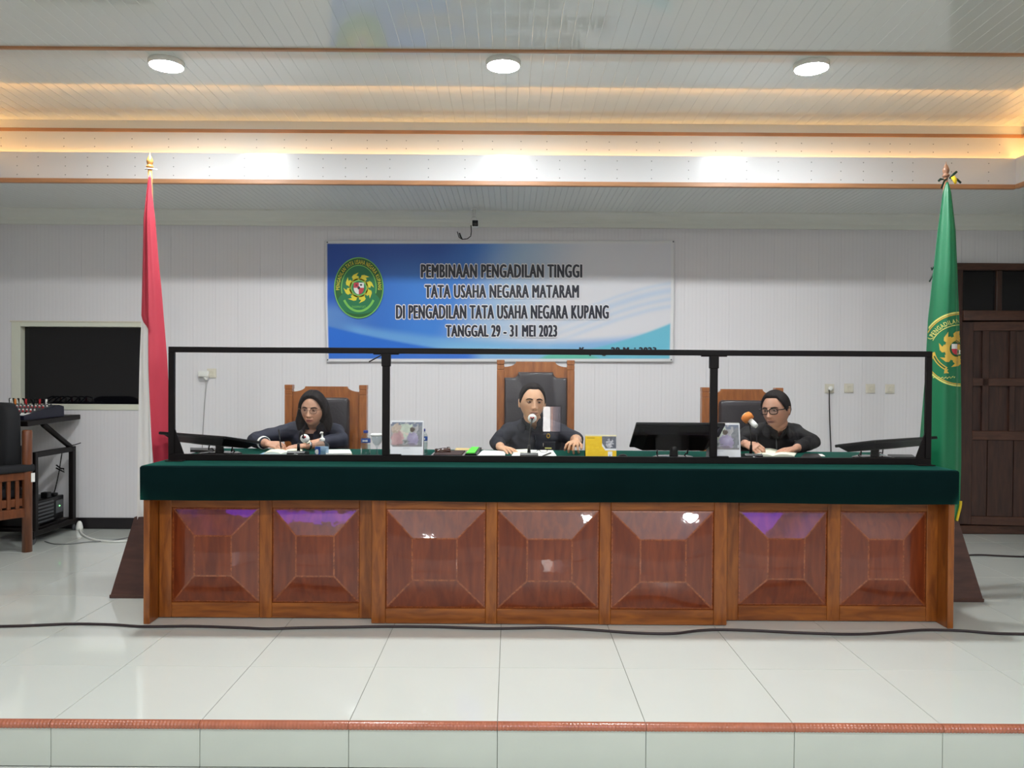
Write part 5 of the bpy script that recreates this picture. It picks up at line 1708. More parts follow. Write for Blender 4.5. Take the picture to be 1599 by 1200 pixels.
# microphones
def microphone(label, base, neck, head_dir, kind='ring'):
    """base point on the cloth; neck px points (px, py, Y)"""
    t = thing('microphone', label, 'microphone', (base.x, base.y, ZT))
    b = MB()
    T = Matrix.Translation((base.x, base.y, ZT))
    pf = [(-0.06, 0.0), (0.06, 0.0), (0.06, 0.024), (-0.045, 0.034), (-0.06, 0.022)]
    b.add([T @ Vector((-0.055, y, z)) for y, z in pf] + [T @ Vector((0.055, y, z)) for y, z in pf], [(0, 1, 2, 3, 4), (9, 8, 7, 6, 5)] + [(i, (i + 1) % 5, (i + 1) % 5 + 5, i + 5) for i in range(5)])
    b.build('mic_base', M['black_plastic'], t)
    MB().box(base.x - 0.012, base.x + 0.012, base.y - 0.062, base.y - 0.059, ZT + 0.008, ZT + 0.016, 0.001).build('badge', M['silver'], t)
    P = [Vector((base.x, base.y + 0.01, ZT + 0.028))] + [at(*q) for q in neck]
    Q = []
    for i in range(len(P) - 1):
        a, b_, c, d = P[max(i - 1, 0)], P[i], P[i + 1], P[min(i + 2, len(P) - 1)]
        for k in range(6):
            t_ = k / 6
            Q.append(0.5 * ((2 * b_) + (c - a) * t_ + (2 * a - 5 * b_ + 4 * c - d) * t_ ** 2 + (3 * b_ - a - 3 * c + d) * t_ ** 3))
    Q.append(P[-1])
    MB().tube([P[0], P[0] + Vector((0, 0, 0.05)) * 0.999 if kind == 'ring' else P[0] + (P[1] - P[0]) * 0.7], [0.011, 0.008], 10).build('neck_socket', M['black_plastic'], t)
    MB().tube(Q, 0.0045, 8).build('gooseneck', M['black_plastic'], t)
    e = Q[-1]
    d = Vector(head_dir).normalized()
    Tm = Matrix.Translation(e) @ d.to_track_quat('Z', 'Y').to_matrix().to_4x4()
    if kind == 'ring':
        MB().lathe([(0.005, -0.02), (0.0065, -0.008), (0.0065, 0.02), (0.0, 0.02)], 14, Tm).build('capsule', M['black_plastic'], t)
        MB().lathe([(0.0, 0.004), (0.018, 0.004), (0.026, 0.010), (0.0285, 0.024), (0.026, 0.042), (0.015, 0.054), (0.0, 0.057)], 20, Tm).build('foam_cover', M['white_plastic'], t)
        for s in (-1, 1):
            b = MB(); b.sphere(Tm @ Vector((0.0075 * s, 0.006, 0.004)), 0.0062, 10, 8); b.build('red_light', M['red'], t)
    else:
        MB().lathe([(0.010, -0.01), (0.034, -0.004), (0.037, 0.012), (0.034, 0.035), (0.018, 0.040), (0.0, 0.040)], 20, Tm).build('foam_cover', M['orange'], t, label='orange foam cover')
        MB().lathe([(0.0, -0.014), (0.020, -0.012), (0.030, -0.002), (0.030, 0.004), (0.0, 0.004)], 18, Tm).build('cover_end', pmat('pale_foam', srgb(240, 214, 180), 0.6), t)
        MB().lathe([(0.0, 0.03), (0.017, 0.030), (0.018, 0.085), (0.015, 0.098), (0.0, 0.101)], 18, Tm).build('capsule', M['white_plastic'], t, label='white microphone capsule')
    return t


microphone('gooseneck microphone with white and red head in front of the woman', desk(465.5, 712), [(467, 690, 5.02), (468.5, 676, 5.04), (470.5, 672.5, 5.06), (473, 677, 5.10), (474, 684, 5.115)], (0.1, 0.9, -0.25))
microphone('gooseneck microphone with white and red head before the middle man', desk(826, 715), [(826.5, 690, 5.0), (829, 665, 5.04), (830.5, 657, 5.07), (831, 654.5, 5.09)], (0.05, 0.95, 0.1))
microphone('microphone with orange and white head bent towards the man in glasses', desk(1173, 716), [(1173, 690, 5.0), (1171, 668, 5.03), (1167, 655, 5.05), (1164.5, 650, 5.04)], (0.50, -0.52, -0.62), 'orange')

# papers and books, left to right
slab('blue_folder', 'pale blue sheet lying under the notebook of the woman', 'folder', [(399, 713.5), (456, 714), (452, 708), (412, 707.5)], 0.003, M['blue_paper'])


def open_book(label, pts, mat, z0=0.0, bulge=0.012):
    """open book: two swelling page halves"""
    P = [onz(px, py, ZT + z0) for px, py in pts]
    c = sum(P, Vector()) / 4
    t = thing('open_notebook', label, 'notebook', (c.x, c.y, ZT + z0))
    for nm, u0, u1 in (('left_pages', 0.0, 0.5), ('right_pages', 0.5, 1.0)):
        vs = []
        for j in range(2):
            for i in range(9):
                u = u0 + (u1 - u0) * i / 8
                q = (P[0] * (1 - u) + P[1] * u) if j == 0 else (P[3] * (1 - u) + P[2] * u)
                hh = 0.004 + bulge * math.sin(PI * i / 8) ** 0.7
                vs.append((q.x, q.y, ZT + z0 + 0.003 + hh))
        vs += [(x, y, ZT + z0 + 0.003) for x, y, z in vs]
        fs = [(i, i + 1, i + 10, i + 9) for i in range(8)] + [(i + 18, i + 27, i + 28, i + 19) for i in range(8)] + [(i, i + 18, i + 19, i + 1) for i in range(8)] + [(i + 9, i + 10, i + 28, i + 27) for i in range(8)] + [(0, 9, 27, 18), (8, 26, 35, 17)]
        MB().add(vs, fs, True).build('page_block', mat, t, sharp=0.6)
    vs = [(p.x, p.y, ZT + z0) for p in P] + [(p.x, p.y, ZT + z0 + 0.0028) for p in P]
    MB().add(vs, [(0, 1, 2, 3), (4, 5, 6, 7), (0, 1, 5, 4), (1, 2, 6, 5), (2, 3, 7, 6), (3, 0, 4, 7)]).build('cover', M['black_plastic'], t)
    return t


open_book('open white notebook under the writing hand of the woman', [(411, 710.5), (466, 711), (474, 703.5), (424, 702.5)], M['ivory_paper'], 0.0035)
slab('manila_folder', 'buff card folder under white paper at the right arm of the woman', 'folder', [(511, 712.5), (551, 713), (548, 706), (511, 705.5)], 0.004, M['manila'])
slab('paper_stack', 'white paper stack on a buff folder beside the sanitiser bottle', 'paper', [(509, 712), (549.5, 711.5), (546, 705.5), (509, 705.5)], 0.014, M['white_paper'], 0.0044)

# gavel on its block, case
sb = [onz(px, py, ZT) for px, py in ((671.5, 716), (724, 716.5), (731, 708), (681, 707.5))]
c = sum(sb, Vector()) / 4
t = thing('sound_block', 'dark wooden gavel block tray lying on the green cloth', 'gavel block', (c.x, c.y, ZT))
slabv = lambda P, z0, z1: MB().add([(p.x, p.y, z0) for p in P] + [(p.x, p.y, z1) for p in P], [(0, 1, 2, 3), (4, 5, 6, 7), (0, 1, 5, 4), (1, 2, 6, 5), (2, 3, 7, 6), (3, 0, 4, 7)])
slabv(sb, ZT, ZT + 0.016).build('block', M['gavel_wood'], t)
ins = [p + (c - p) * 0.16 for p in sb]
slabv(ins, ZT + 0.016, ZT + 0.021).build('pad', pmat('block_pad', srgb(64, 46, 44), 0.7), t)
p0 = at(679.5, 706.5, 5.07); p1 = at(702.5, 704.0, 5.10)
g = thing('gavel', 'dark carved wooden gavel lying on its block', 'gavel', ((p0 + p1) / 2))
ax = (p1 - p0); Lg = ax.length
Tg = Matrix.Translation(p0) @ ax.to_track_quat('Z', 'Y').to_matrix().to_4x4()
MB().lathe([(0.0, 0), (0.021, 0.0), (0.023, 0.008), (0.023, 0.016), (0.019, 0.020), (0.0225, 0.030), (0.0225, Lg - 0.030), (0.019, Lg - 0.020), (0.025, Lg - 0.016), (0.025, Lg - 0.004), (0.023, Lg), (0.0, Lg)], 20, Tg).build('head', M['gavel_wood'], g)
pm = (p0 + p1) / 2
MB().tube([pm, pm + Vector((0.02, 0.10, -0.012)), pm + Vector((0.045, 0.22, -0.024))], [0.008, 0.007, 0.010], 10).build('handle', M['gavel_wood'], g)
# notebook with a lime cover on a black one
slab('black_notebook', 'black notebook under the lime green booklet', 'notebook', [(727, 713.5), (744, 713.5), (752, 703), (736, 702.5)], 0.018, M['black_plastic'])
slab('green_booklet', 'lime green booklet lying on the black notebook', 'booklet', [(727.5, 708.5), (741, 708.5), (748, 699.5), (737, 699)], 0.005, M['lime'], 0.0185)
slab('buff_envelope', 'buff envelope on the cloth behind the gavel', 'envelope', [(710, 704.5), (735, 705), (735, 701.5), (712, 701)], 0.006, M['manila'])
# loose white papers before the middle man
for k, (pts, z0) in enumerate(((((744, 714), (788, 714), (790, 706), (753, 705)), 0.0), (((746, 712.5), (787, 712), (788, 705.5), (755, 704.5)), 0.005))):
    slab('paper_stack', ('lower white paper stack left of the middle microphone', 'upper white paper stack left of the middle microphone')[k], 'paper', pts, 0.0045, M['white_paper'], z0)
slab('paper_stack', 'white papers spread under the spectacles of the middle man', 'paper', [(798, 714), (870, 714.5), (863, 704.5), (806, 703.5)], 0.005, M['white_paper'])
slab('paper_sheet', 'cream sheet lying askew on the middle papers', 'paper', [(801, 708), (828, 706), (826, 702), (806, 703)], 0.003, M['ivory_paper'], 0.0055)
q = onz(841, 706.5, ZT + 0.008)
t = thing('spectacles', 'thin-framed spectacles folded on the papers of the middle man', 'spectacles', (q.x, q.y, ZT + 0.006))
for s in (-1, 1):
    b = MB(); b.tube([(q.x + s * 0.033 + 0.026 * math.cos(a), q.y + 0.020 * math.sin(a), q.z + 0.010 + 0.009 * math.sin(a)) for a in [k / 16 * 2 * PI for k in range(17)]], 0.0013, 6, cap=False); b.build('rim', M['black_plastic'], t)
    b = MB(); b.tube([(q.x + s * 0.059, q.y + 0.008, q.z + 0.014), (q.x + s * 0.062, q.y + 0.05, q.z + 0.010), (q.x + s * 0.058, q.y + 0.12, q.z)], 0.0014, 6); b.build('temple', M['black_plastic'], t)
b = MB(); b.tube([(q.x - 0.007, q.y + 0.003, q.z + 0.011), (q.x, q.y + 0.006, q.z + 0.014), (q.x + 0.007, q.y + 0.003, q.z + 0.011)], 0.0013, 6); b.build('bridge', M['black_plastic'], t)
p0, p1 = onz(846, 713, ZT + 0.010), onz(860, 707.5, ZT + 0.010)
mono('pen', 'dark pen lying across the papers of the middle man', 'pen', MB().tube([p0, p0 + (p1 - p0) * .1, p1], [0.0015, 0.0042, 0.0042], 10), M['black_plastic'], tuple(p0))
q = onz(973, 716.5, ZT)
t = thing('computer_mouse', 'small dark mouse with a pinkish light right of the yellow calendar', 'mouse', (q.x, q.y, ZT))
MB().sphere((q.x, q.y + 0.01, ZT + 0.010), (0.030, 0.045, 0.017), 16, 10).build('shell', M['black_plastic'], t)
MB().sphere((q.x + 0.004, q.y - 0.034, ZT + 0.012), 0.005, 8, 6).build('red_lamp', pmat('pink_lamp', srgb(214, 140, 140), 0.4), t)
# right end
open_book('open cream notebook under the hand of the man in glasses', [(1173, 714), (1240, 714.5), (1246, 706.5), (1186, 704)], M['ivory_paper'])
slab('document_tray', 'flat black folder right of the open cream notebook', 'folder', [(1250, 716.5), (1283, 716), (1277, 710.5), (1256, 710.5)], 0.008, M['black_plastic'])
slab('paper_sheet', 'white sheet under the flat black folder at right', 'paper', [(1256, 713), (1289, 713), (1284, 709.5), (1260, 709)], 0.0004, M['white_paper'])
cb = onz(1205, 717.5, ZT + 0.006)
mono('desk_cable', 'black microphone lead curled on the cloth before the cream notebook', 'cable', MB().tube([cb + Vector((-0.12, 0.03, 0)), cb + Vector((-0.06, -0.01, 0)), cb, cb + Vector((0.05, 0.02, 0)), cb + Vector((0.03, 0.06, 0)), cb + Vector((-0.03, 0.05, 0))], 0.006, 8), M['black_plastic'], tuple(cb))
# ------------------------------------------------------------------ people
def sst(e0, e1, x):
    t = np.clip((x - e0) / (e1 - e0), 0, 1)
    return t * t * (3 - 2 * t)


def gs(x, c, s):
    return np.exp(-((x - c) / s) ** 2)


def head_surface(D, wide=1.0, full=0.0, gap=0.0):
    """D: unit directions (N,3); face looks along -y, z up, origin between the eyes' level and the ears.  Returns points."""
    x, y, z = D[:, 0] * 0.0745 * wide, D[:, 1] * 0.094, D[:, 2] * 0.116
    fr = np.clip(-D[:, 1], 0, 1)
    s = np.clip(-z / 0.116, 0, 1)
    x = x * (1 - (0.30 - 0.10 * full) * s ** 1.6)
    y = np.where(y > 0, y * (1 - 0.40 * s), y)
    # flatter front of the face, chin brought forward
    y = y - fr ** 0.6 * (0.030 * gs(z, -0.100, 0.036) + 0.005 * gs(z, -0.055, 0.03)) * np.exp(-(x / 0.045) ** 2)
    # brow, eye sockets
    y = y - 0.0045 * gs(z, 0.030, 0.010) * gs(np.abs(x), 0.028, 0.024) * fr
    y = y + 0.0105 * gs(z, 0.010, 0.0115) * gs(np.abs(x), 0.031, 0.017) * (fr > 0.2)
    # cheekbones
    k = 0.005 * gs(z, -0.022, 0.018) * gs(np.abs(x), 0.046, 0.018) * fr
    y = y - k
    # nose
    prof = np.interp(z, [-0.047, -0.039, -0.031, -0.024, -0.008, 0.010, 0.024], [0.0, 0.012, 0.031, 0.029, 0.019, 0.009, 0.0])
    y = y - prof * np.exp(-(x / 0.0115) ** 2) * (fr > 0.2)
    y = y - 0.013 * gs(z, -0.032, 0.0085) * gs(np.abs(x), 0.0125, 0.0065) * (fr > 0.2)
    # lips
    mw = np.exp(-(x / 0.0245) ** 4)
    y = y - (0.0100 * gs(z, -0.0585, 0.0048) + 0.0110 * gs(z, -0.0700, 0.0054)) * mw * (fr > 0.2)
    y = y + 0.0075 * gs(z, -0.0640, 0.0026 + gap) * mw * (fr > 0.2)
    y = y + (0.004 + 0 * gap) * gs(z, -0.080, 0.006) * np.exp(-(x / 0.02) ** 2) * fr
    # laugh lines
    y = y + 0.0035 * gs(np.abs(x) - 0.020 - np.clip(-0.036 - z, 0, 1) * 0.45, 0, 0.004) * (z < -0.034) * (z > -0.072) * fr
    return np.stack([x, y, z], 1)


def sphere_grid(n=128, m=88):
    th = np.linspace(0.0, PI, m + 1)[1:-1]
    ph = np.linspace(0, 2 * PI, n, endpoint=False)
    T, P = np.meshgrid(th, ph, indexing='ij')
    D = np.stack([np.sin(T) * np.cos(P), np.sin(T) * np.sin(P), np.cos(T)], -1).reshape(-1, 3)
    D = np.vstack([[0, 0, 1], D, [0, 0, -1]])
    fs = []
    k = m - 1
    for j in range(n):
        j2 = (j + 1) % n
        fs.append((0, 1 + j, 1 + j2))
        for i in range(k - 1):
            a = 1 + i * n
            fs.append((a + j, a + n + j, a + n + j2, a + j2))
        a = 1 + (k - 1) * n
        fs.append((a + j, 1 + k * n, a + j2))
    return D, fs


GD, GF = sphere_grid()
HD, HF = sphere_grid(96, 64)


def add_np(mb, P, T, fs):
    mb.add([T @ Vector(p) for p in P.tolist()], fs, True)


def hand(mb, wrist, fwd, up, thumb, curls=(0.5, 0.5, 0.5, 0.5), k=1.0, lift=0.0, tcurl=0.2, spread=0.10):
    """palm, four fingers and a thumb; fwd along the hand, up = back of the hand, thumb = +1/-1 side (fwd x up)"""
    f = Vector(fwd).normalized(); u = Vector(up); u = (u - f * u.dot(f)).normalized(); s = f.cross(u)
    W_ = Vector(wrist)
    mb.tube([W_ - f * 0.02, W_, W_ + f * 0.03 * k, W_ + f * 0.062 * k, W_ + f * 0.088 * k, W_ + f * 0.096 * k], [0.026 * k, 0.027 * k, 0.034 * k, 0.040 * k, 0.039 * k, 0.030 * k], 14, xdir=s, ry=[0.020 * k, 0.019 * k, 0.017 * k, 0.015 * k, 0.012 * k, 0.008 * k])
    names = ((-0.030, 0.036, 0.026, 0.020, 0.0080), (-0.0105, 0.044, 0.029, 0.022, 0.0088), (0.0105, 0.047, 0.031, 0.023, 0.0090), (0.030, 0.042, 0.027, 0.022, 0.0088))
    order = names if thumb > 0 else tuple((-o, *r) for o, *r in names)
    for (o, l1, l2, l3, r), c in zip(order, curls):
        p = W_ + f * (0.082 * k) + s * (o * k) + u * 0.002
        d = (f + s * (o / 0.03 * spread) + u * lift).normalized()
        ax = s
        pts, rr = [p - f * 0.02 * k, p], [r * k * 1.05, r * k * 1.08]
        for l, g_, rad in ((l1, 0.45, 1.0), (l2, 0.95, 0.93), (l3, 0.8, 0.82)):
            d = Matrix.Rotation(-c * g_, 3, ax) @ d
            p = p + d * (l * k)
            pts.append(p); rr.append(r * k * rad)
        mb.capsule(pts, rr, 10)
    p = W_ + f * 0.022 * k + s * (thumb * 0.024 * k) - u * 0.004
    d = (f * 0.75 + s * thumb * 0.62 - u * 0.22).normalized()
    p1 = p + d * 0.040 * k
    d2 = (d * (1 - tcurl) + f * 0.5 * (1 + tcurl) - s * thumb * tcurl * 1.2 - u * 0.1).normalized()
    p2 = p1 + d2 * 0.032 * k; p3 = p2 + d2 * 0.024 * k
    mb.capsule([p - d * 0.01, p1, p2, p3], [0.014 * k, 0.0115 * k, 0.0100 * k, 0.0085 * k], 10)


def path(pts, n=5):
    P = [Vector(p) for p in pts]
    Q = []
    for i in range(len(P) - 1):
        a, b, c, d = P[max(i - 1, 0)], P[i], P[i + 1], P[min(i + 2, len(P) - 1)]
        for k in range(n):
            t = k / n
            Q.append(0.5 * ((2 * b) + (c - a) * t + (2 * a - 5 * b + 4 * c - d) * t ** 2 + (3 * b - a - 3 * c + d) * t ** 3))
    Q.append(P[-1])
    return Q


def person(label, S):
    base = Vector((S['hip'].x, S['hip'].y, 0))
    H = Matrix.Translation(S['head']) @ Matrix.Rotation(S['yaw'], 4, 'Z') @ Matrix.Rotation(S.get('roll', 0), 4, 'Y') @ Matrix.Rotation(S['pitch'], 4, 'X') @ Matrix.Scale(S.get('hk', 1.0), 4)
    SL, SR, hip = S['SL'], S['SR'], S['hip']
    neck = (SL + SR) / 2 + Vector(S.get('neckoff', (0, 0, 0.055)))
    hn = H @ Vector((0, 0.022, -0.085))
    # ---- body: one closed surface
    mb = MB()
    add_np(mb, head_surface(GD, S.get('wide', 1.0), S.get('full', 0.0), S.get('gap', 0.0)), H, GF)
    for sx in (-1, 1):
        E = H @ Matrix.Translation((sx * 0.0735 * S.get('wide', 1.0), 0.014, -0.004)) @ Matrix.Rotation(sx * 0.45, 4, 'Z') @ Matrix.Rotation(-0.12, 4, 'X')
        mb.sphere((0, 0, 0), (0.0075, 0.019, 0.032), 12, 10, E)
        mb.sphere((sx * 0.004, 0.006, 0.012), (0.006, 0.017, 0.019), 10, 8, E)
    nr = S.get('neck_r', 0.054)
    mb.capsule([neck + Vector((0, 0.02, -0.05)), neck * 0.5 + hn * 0.5, hn], [nr * 1.12, nr, nr * 0.98], 16)
    chest = (SL + SR) / 2
    sw = (SR - SL).length / 2

    def torso(m, g):
        v = chest - hip
        secs = []
        for t, rx, ry in ((0.0, 0.165, 0.125), (0.25, 0.155, 0.12), (0.5, 0.160, 0.118), (0.75, sw * 0.93, 0.122), (0.92, sw * 0.98, 0.105), (1.02, sw * 0.9, 0.085), (1.10, sw * 0.62, 0.07), (1.17, 0.07, 0.06)):
            c = hip + v * min(t, 1.0)
            z = hip.z + (chest.z - hip.z) * t + (0.0 if t < 1.15 else 0.0)
            secs.append((c.x, c.y, z, rx * S.get('girth', 1.0) + g, ry * S.get('girth', 1.0) + g))
        m.loft(secs, 28)
        m.capsule([SL, SR], 0.058 + g, 14)
        m.capsule([SL + (chest - SL) * 0.1 + Vector((0, 0, 0.010)), neck - Vector((0, 0, 0.008)), SR + (chest - SR) * 0.1 + Vector((0, 0, 0.010))], [0.045 + g, 0.050 + g, 0.045 + g], 14)
    torso(mb, -0.004)
    for sh, el, wr in ((SL, S['EL'], S['WL']), (SR, S['ER'], S['WR'])):
        mb.capsule(path([sh, sh * .5 + el * .5 + Vector((0, 0, 0.0)), el], 3), 0.044, 12)
        mb.capsule([el, el * 0.65 + wr * 0.35, wr], [0.042, 0.041, 0.027], 12)
    hand(mb, *S['handL'][:4], **S['handL'][4]); hand(mb, *S['handR'][:4], **S['handR'][4])
    for s_ in (-1, 1):
        hx = hip.x + s_ * 0.095
        kn = Vector((hx + s_ * 0.03, hip.y - 0.40, hip.z + 0.0)); an = Vector((hx + s_ * 0.03, hip.y - 0.36, 0.09))
        mb.capsule([Vector((hx, hip.y, hip.z + 0.01)), kn], [0.085, 0.058], 12)
        mb.capsule([kn, kn * .6 + an * .4, an], [0.056, 0.054, 0.036], 12)
        mb.capsule([an + Vector((0, 0.02, -0.05)), an + Vector((0, -0.12, -0.06))], [0.032, 0.028], 10)
    me = remeshed(mb, S.get('voxel', 0.0028), 1)
    me.name = 'person'
    co = np.empty(len(me.vertices) * 3); me.vertices.foreach_get('co', co); co = co.reshape(-1, 3)
    Hi = np.array(H.inverted())
    L = co @ Hi[:3, :3].T + Hi[:3, 3]
    skin = lin(S['skin'])
    col = np.ones((len(co), 3)) * skin
    nh = (np.abs(L[:, 0]) < 0.1) & (np.abs(L[:, 1]) < 0.14) & (np.abs(L[:, 2]) < 0.135)
    front = nh & (L[:, 1] < -0.03)
    def blend(c, wgt):
        nonlocal col
        wgt = (wgt * front)[:, None]
        col = col * (1 - wgt) + np.array(c) * wgt
    ax_ = np.abs(L[:, 0])
    blend(lin(S['lip']), 0.95 * np.exp(-(L[:, 0] / 0.0255) ** 4) * np.exp(-((L[:, 2] + 0.064) / (0.0094 + S.get('gap', 0))) ** 4))
    blend(skin * 0.22, 0.95 * np.exp(-(L[:, 0] / 0.022) ** 4) * np.exp(-((L[:, 2] + 0.0640 + L[:, 0] ** 2 * S.get('droop', 0)) / (0.0026 + S.get('gap', 0))) ** 2))
    if S.get('gap'):
        blend(lin((200, 190, 180)), 0.9 * np.exp(-(L[:, 0] / 0.014) ** 4) * np.exp(-((L[:, 2] + 0.0615) / 0.0020) ** 4))
    blend(skin * 0.58, 0.8 * gs(L[:, 2], 0.006, 0.011) * gs(ax_, 0.031, 0.019))
    blend(skin * 0.35, 0.8 * gs(L[:, 2], -0.0385, 0.003) * gs(ax_, 0.0085, 0.004))
    blend(skin * np.array([1.06, 0.9, 0.86]), 0.5 * gs(L[:, 2], -0.024, 0.02) * gs(ax_, 0.044, 0.02))
    if S.get('shade'):
        blend(skin * 0.80, S['shade'] * sst(-0.040, -0.060, L[:, 2]) * (1 - np.exp(-(L[:, 0] / 0.0235) ** 4) * np.exp(-((L[:, 2] + 0.064) / 0.010) ** 4)))
    if S.get('moustache'):
        blend(skin * 0.35, S['moustache'] * gs(L[:, 2], -0.0495, 0.0045) * np.exp(-(L[:, 0] / 0.023) ** 4))
    Hs = Matrix.Translation(-base)
    me.transform(Hs)
    colour_attr(me, np.clip(col, 0, 1))
    me.materials.append(M['skin'])
    P = link('person', me)
    P.location = base
    tag(P, label, 'person')
    # ---- eyes, lids, brows
    for sx in (-1, 1):
        c = Vector((sx * 0.0312, -0.0745, 0.0085))
        g_ = S.get('gaze', (0, 0))
        E = H @ Matrix.Translation(c) @ Matrix.Rotation(g_[0], 4, 'Z') @ Matrix.Rotation(g_[1], 4, 'X')
        b = MB()
        prof = [(0.0, -0.0120), (0.0024, -0.0118)], [(0.0024, -0.0118), (0.0066, -0.0102)], [(0.0066, -0.0102), (0.0092, -0.0078), (0.0118, -0.002), (0.0118, 0.002), (0.008, 0.009), (0.0, 0.012)]
        Te = E @ Matrix.Rotation(-PI / 2, 4, 'X')
        for k, pr in enumerate(prof):
            b.cur = k
            b.lathe(pr, 16, Te, cap=False)
        b.build('eye', [EYE_P, EYE_I, EYE_W], P)
        op = S.get('open', 0.5)
        Lm = H @ Matrix.Translation(c)
        for nm, t0, t1 in (('upper_eyelid', op, 1.75), ('lower_eyelid', -1.4, -0.24)):
            b = MB(); vs = []
            for i in range(9):
                for j in range(15):
                    el = t0 + (t1 - t0) * i / 8; az = -1.35 + 2.7 * j / 14
                    if nm == 'upper_eyelid': el = max(el, 0) if i else t0 * (1 - 0.75 * abs(az / 1.35) ** 2.2)
                    else: el = el if i < 8 else t1 * (1 - 0.8 * abs(az / 1.35) ** 2.2)
                    r = 0.0129
                    vs.append(Lm @ Vector((r * 1.06 * math.cos(el) * math.sin(az), -r * math.cos(el) * math.cos(az), r * math.sin(el))))
            b.add(vs, [(i * 15 + j, i * 15 + j + 1, (i + 1) * 15 + j + 1, (i + 1) * 15 + j) for i in range(8) for j in range(14)], True)
            b.build(nm, S['lid_mat'], P)
        vs = []
        pts = [(0.013, 0.0235), (0.022, 0.0270), (0.034, 0.0285), (0.046, 0.0250), (0.053, 0.0195)]
        Q = []
        for xx, zz in pts:
            d = Vector((sx * xx / 0.0745, -0.9, zz / 0.116)).normalized()
            q = head_surface(np.array([list(d)]), S.get('wide', 1.0))[0]
            Q.append(H @ Vector((sx * xx, q[1] - 0.0005, zz)))
        b = MB(); b.tube(path(Q, 3), [0.0014 + 0.0024 * math.sin(PI * min(1, 0.25 + 0.75 * k / 12)) for k in range(13)], 8, ry=[0.003 * S.get('brow', 1)] * 13)
        b.build('eyebrow', M['hair'], P)
    # ---- hair
    az = np.arctan2(HD[:, 0], -HD[:, 1])
    ph = np.degrees(np.abs(az))
    hl = np.interp(ph, *S['hairline'])
    base_p = head_surface(HD, S.get('wide', 1.0), S.get('full', 0.0))
    msk = sst(-0.006, 0.010, base_p[:, 2] - hl)
    top = sst(-0.02, 0.09, base_p[:, 2])
    off = -0.012 + msk * (0.012 + S['hair_t'][0] + (S['hair_t'][1] - S['hair_t'][0]) * top + 0.0016 * np.sin(az * 34 + base_p[:, 2] * 60))
    if 'part' in S:
        off = off - 0.006 * gs(HD[:, 0], S['part'], 0.05) * (HD[:, 2] > 0.3) * msk
    nrm = HD / np.array([0.0745, 0.094, 0.116]); nrm /= np.linalg.norm(nrm, axis=1)[:, None]
    hp = base_p + nrm * off[:, None]
    b = MB(); add_np(b, hp, H, HF)
    if S.get('locks'):
        for pts, rr in S['locks']:
            b.capsule(path([H @ Vector(p) for p in pts], 4), np.interp(np.linspace(0, 1, (len(pts) - 1) * 4 + 1), np.linspace(0, 1, len(rr)), rr).tolist(), 10)
        hm = remeshed(b, 0.0045, 3); hm.name = 'hair'
        hm.transform(Matrix.Translation(-base)); hm.materials.append(M['hair'])
        link('hair', hm, P)
    else:
        b.build('hair', M['hair'], P)
    # ---- clothes
    b = MB()
    torso(b, 0.011)
    N0 = neck + Vector((0, 0.02, -0.05))
    AX = lambda z: N0 + (hn - N0) * ((z - N0.z) / (hn.z - N0.z))
    b.capsule([N0, AX(neck.z - 0.02), AX(neck.z + 0.012)], nr * 1.10 + 0.011, 18)
    for sh, el, wr, sl in ((SL, S['EL'], S['WL'], S['sleeve'][0]), (SR, S['ER'], S['WR'], S['sleeve'][1])):
        if sl <= 1:
            e2 = sh + (el - sh) * sl
            b.capsule(path([sh, sh * .5 + e2 * .5, e2], 3), [0.060, 0.060, 0.059, 0.058, 0.058, 0.058, 0.058], 14)
        else:
            b.capsule(path([sh, sh * .5 + el * .5, el], 3), [0.060, 0.060, 0.058, 0.057, 0.056, 0.055, 0.054], 14)
            w2 = el + (wr - el) * (sl - 1)
            b.capsule([el, el * .5 + w2 * .5, w2], [0.053, 0.050, 0.043], 14)
    sm_ = remeshed(b, 0.0065, 4)
    # neck opening: drop what lies in a V below the throat
    bm = bmesh.new(); bm.from_mesh(sm_)
    vz, vw = S['vz'], S['vw']
    rm = []
    for v in bm.verts:
        q = v.co
        a_ = AX(q.z)
        if q.y < a_.y and q.z > vz and abs(q.x - a_.x - S.get('vx', 0)) < vw * min(1.0, (q.z - vz) / 0.075):
            rm.append(v)
        elif q.z > neck.z + 0.030 and math.hypot(q.x - a_.x, q.y - a_.y) < nr * 1.6:
            rm.append(v)
    bmesh.ops.delete(bm, geom=rm, context='VERTS')
    # soft creases
    for v in bm.verts:
        q = v.co
        v.co += v.normal * 0.004 * (math.sin(q.x * 38 + q.z * 52) * math.sin(q.z * 31 - q.y * 44))
    bm.to_mesh(sm_); bm.free()
    sm_.name = S['cloth_name']
    sm_.transform(Matrix.Translation(-base)); sm_.materials.append(S['cloth'])
    for p in sm_.polygons: p.use_smooth = True
    shirt = link(S['cloth_name'], sm_, P)
    shirt.modifiers.new('t', 'SOLIDIFY').thickness = 0.004
    # collar: two leaves from the back of the neck to the bottom of the V
    for sx in (-1, 1):
        vs = []
        for k in range(11):
            t = k / 10
            an = PI * 0.5 - t * PI * 0.80                   # from the nape round to the front
            rr_ = nr * (1.24 + 0.10 * t)
            x = sx * math.cos(an) * rr_; y = math.sin(an) * rr_ * 1.05
            zt_c = neck.z + 0.042 - 0.050 * t ** 1.6
            ctr = AX(zt_c); ctr.z = 0
            p = ctr + Vector((x, y, zt_c))
            wdt = S['collar'] * (0.7 + 0.6 * t)
            out = Vector((x, y, 0)).normalized()
            vs += [p, p + out * 0.016 + Vector((0, 0, -wdt * 0.55)), p + out * (0.022 + 0.01 * t) + Vector((sx * 0.006 * t, -0.012 * t, -wdt))]
        # point of the leaf
        fs = [(3 * k + a, 3 * k + a + 1, 3 * k + a + 4, 3 * k + a + 3) for k in range(10) for a in range(2)]
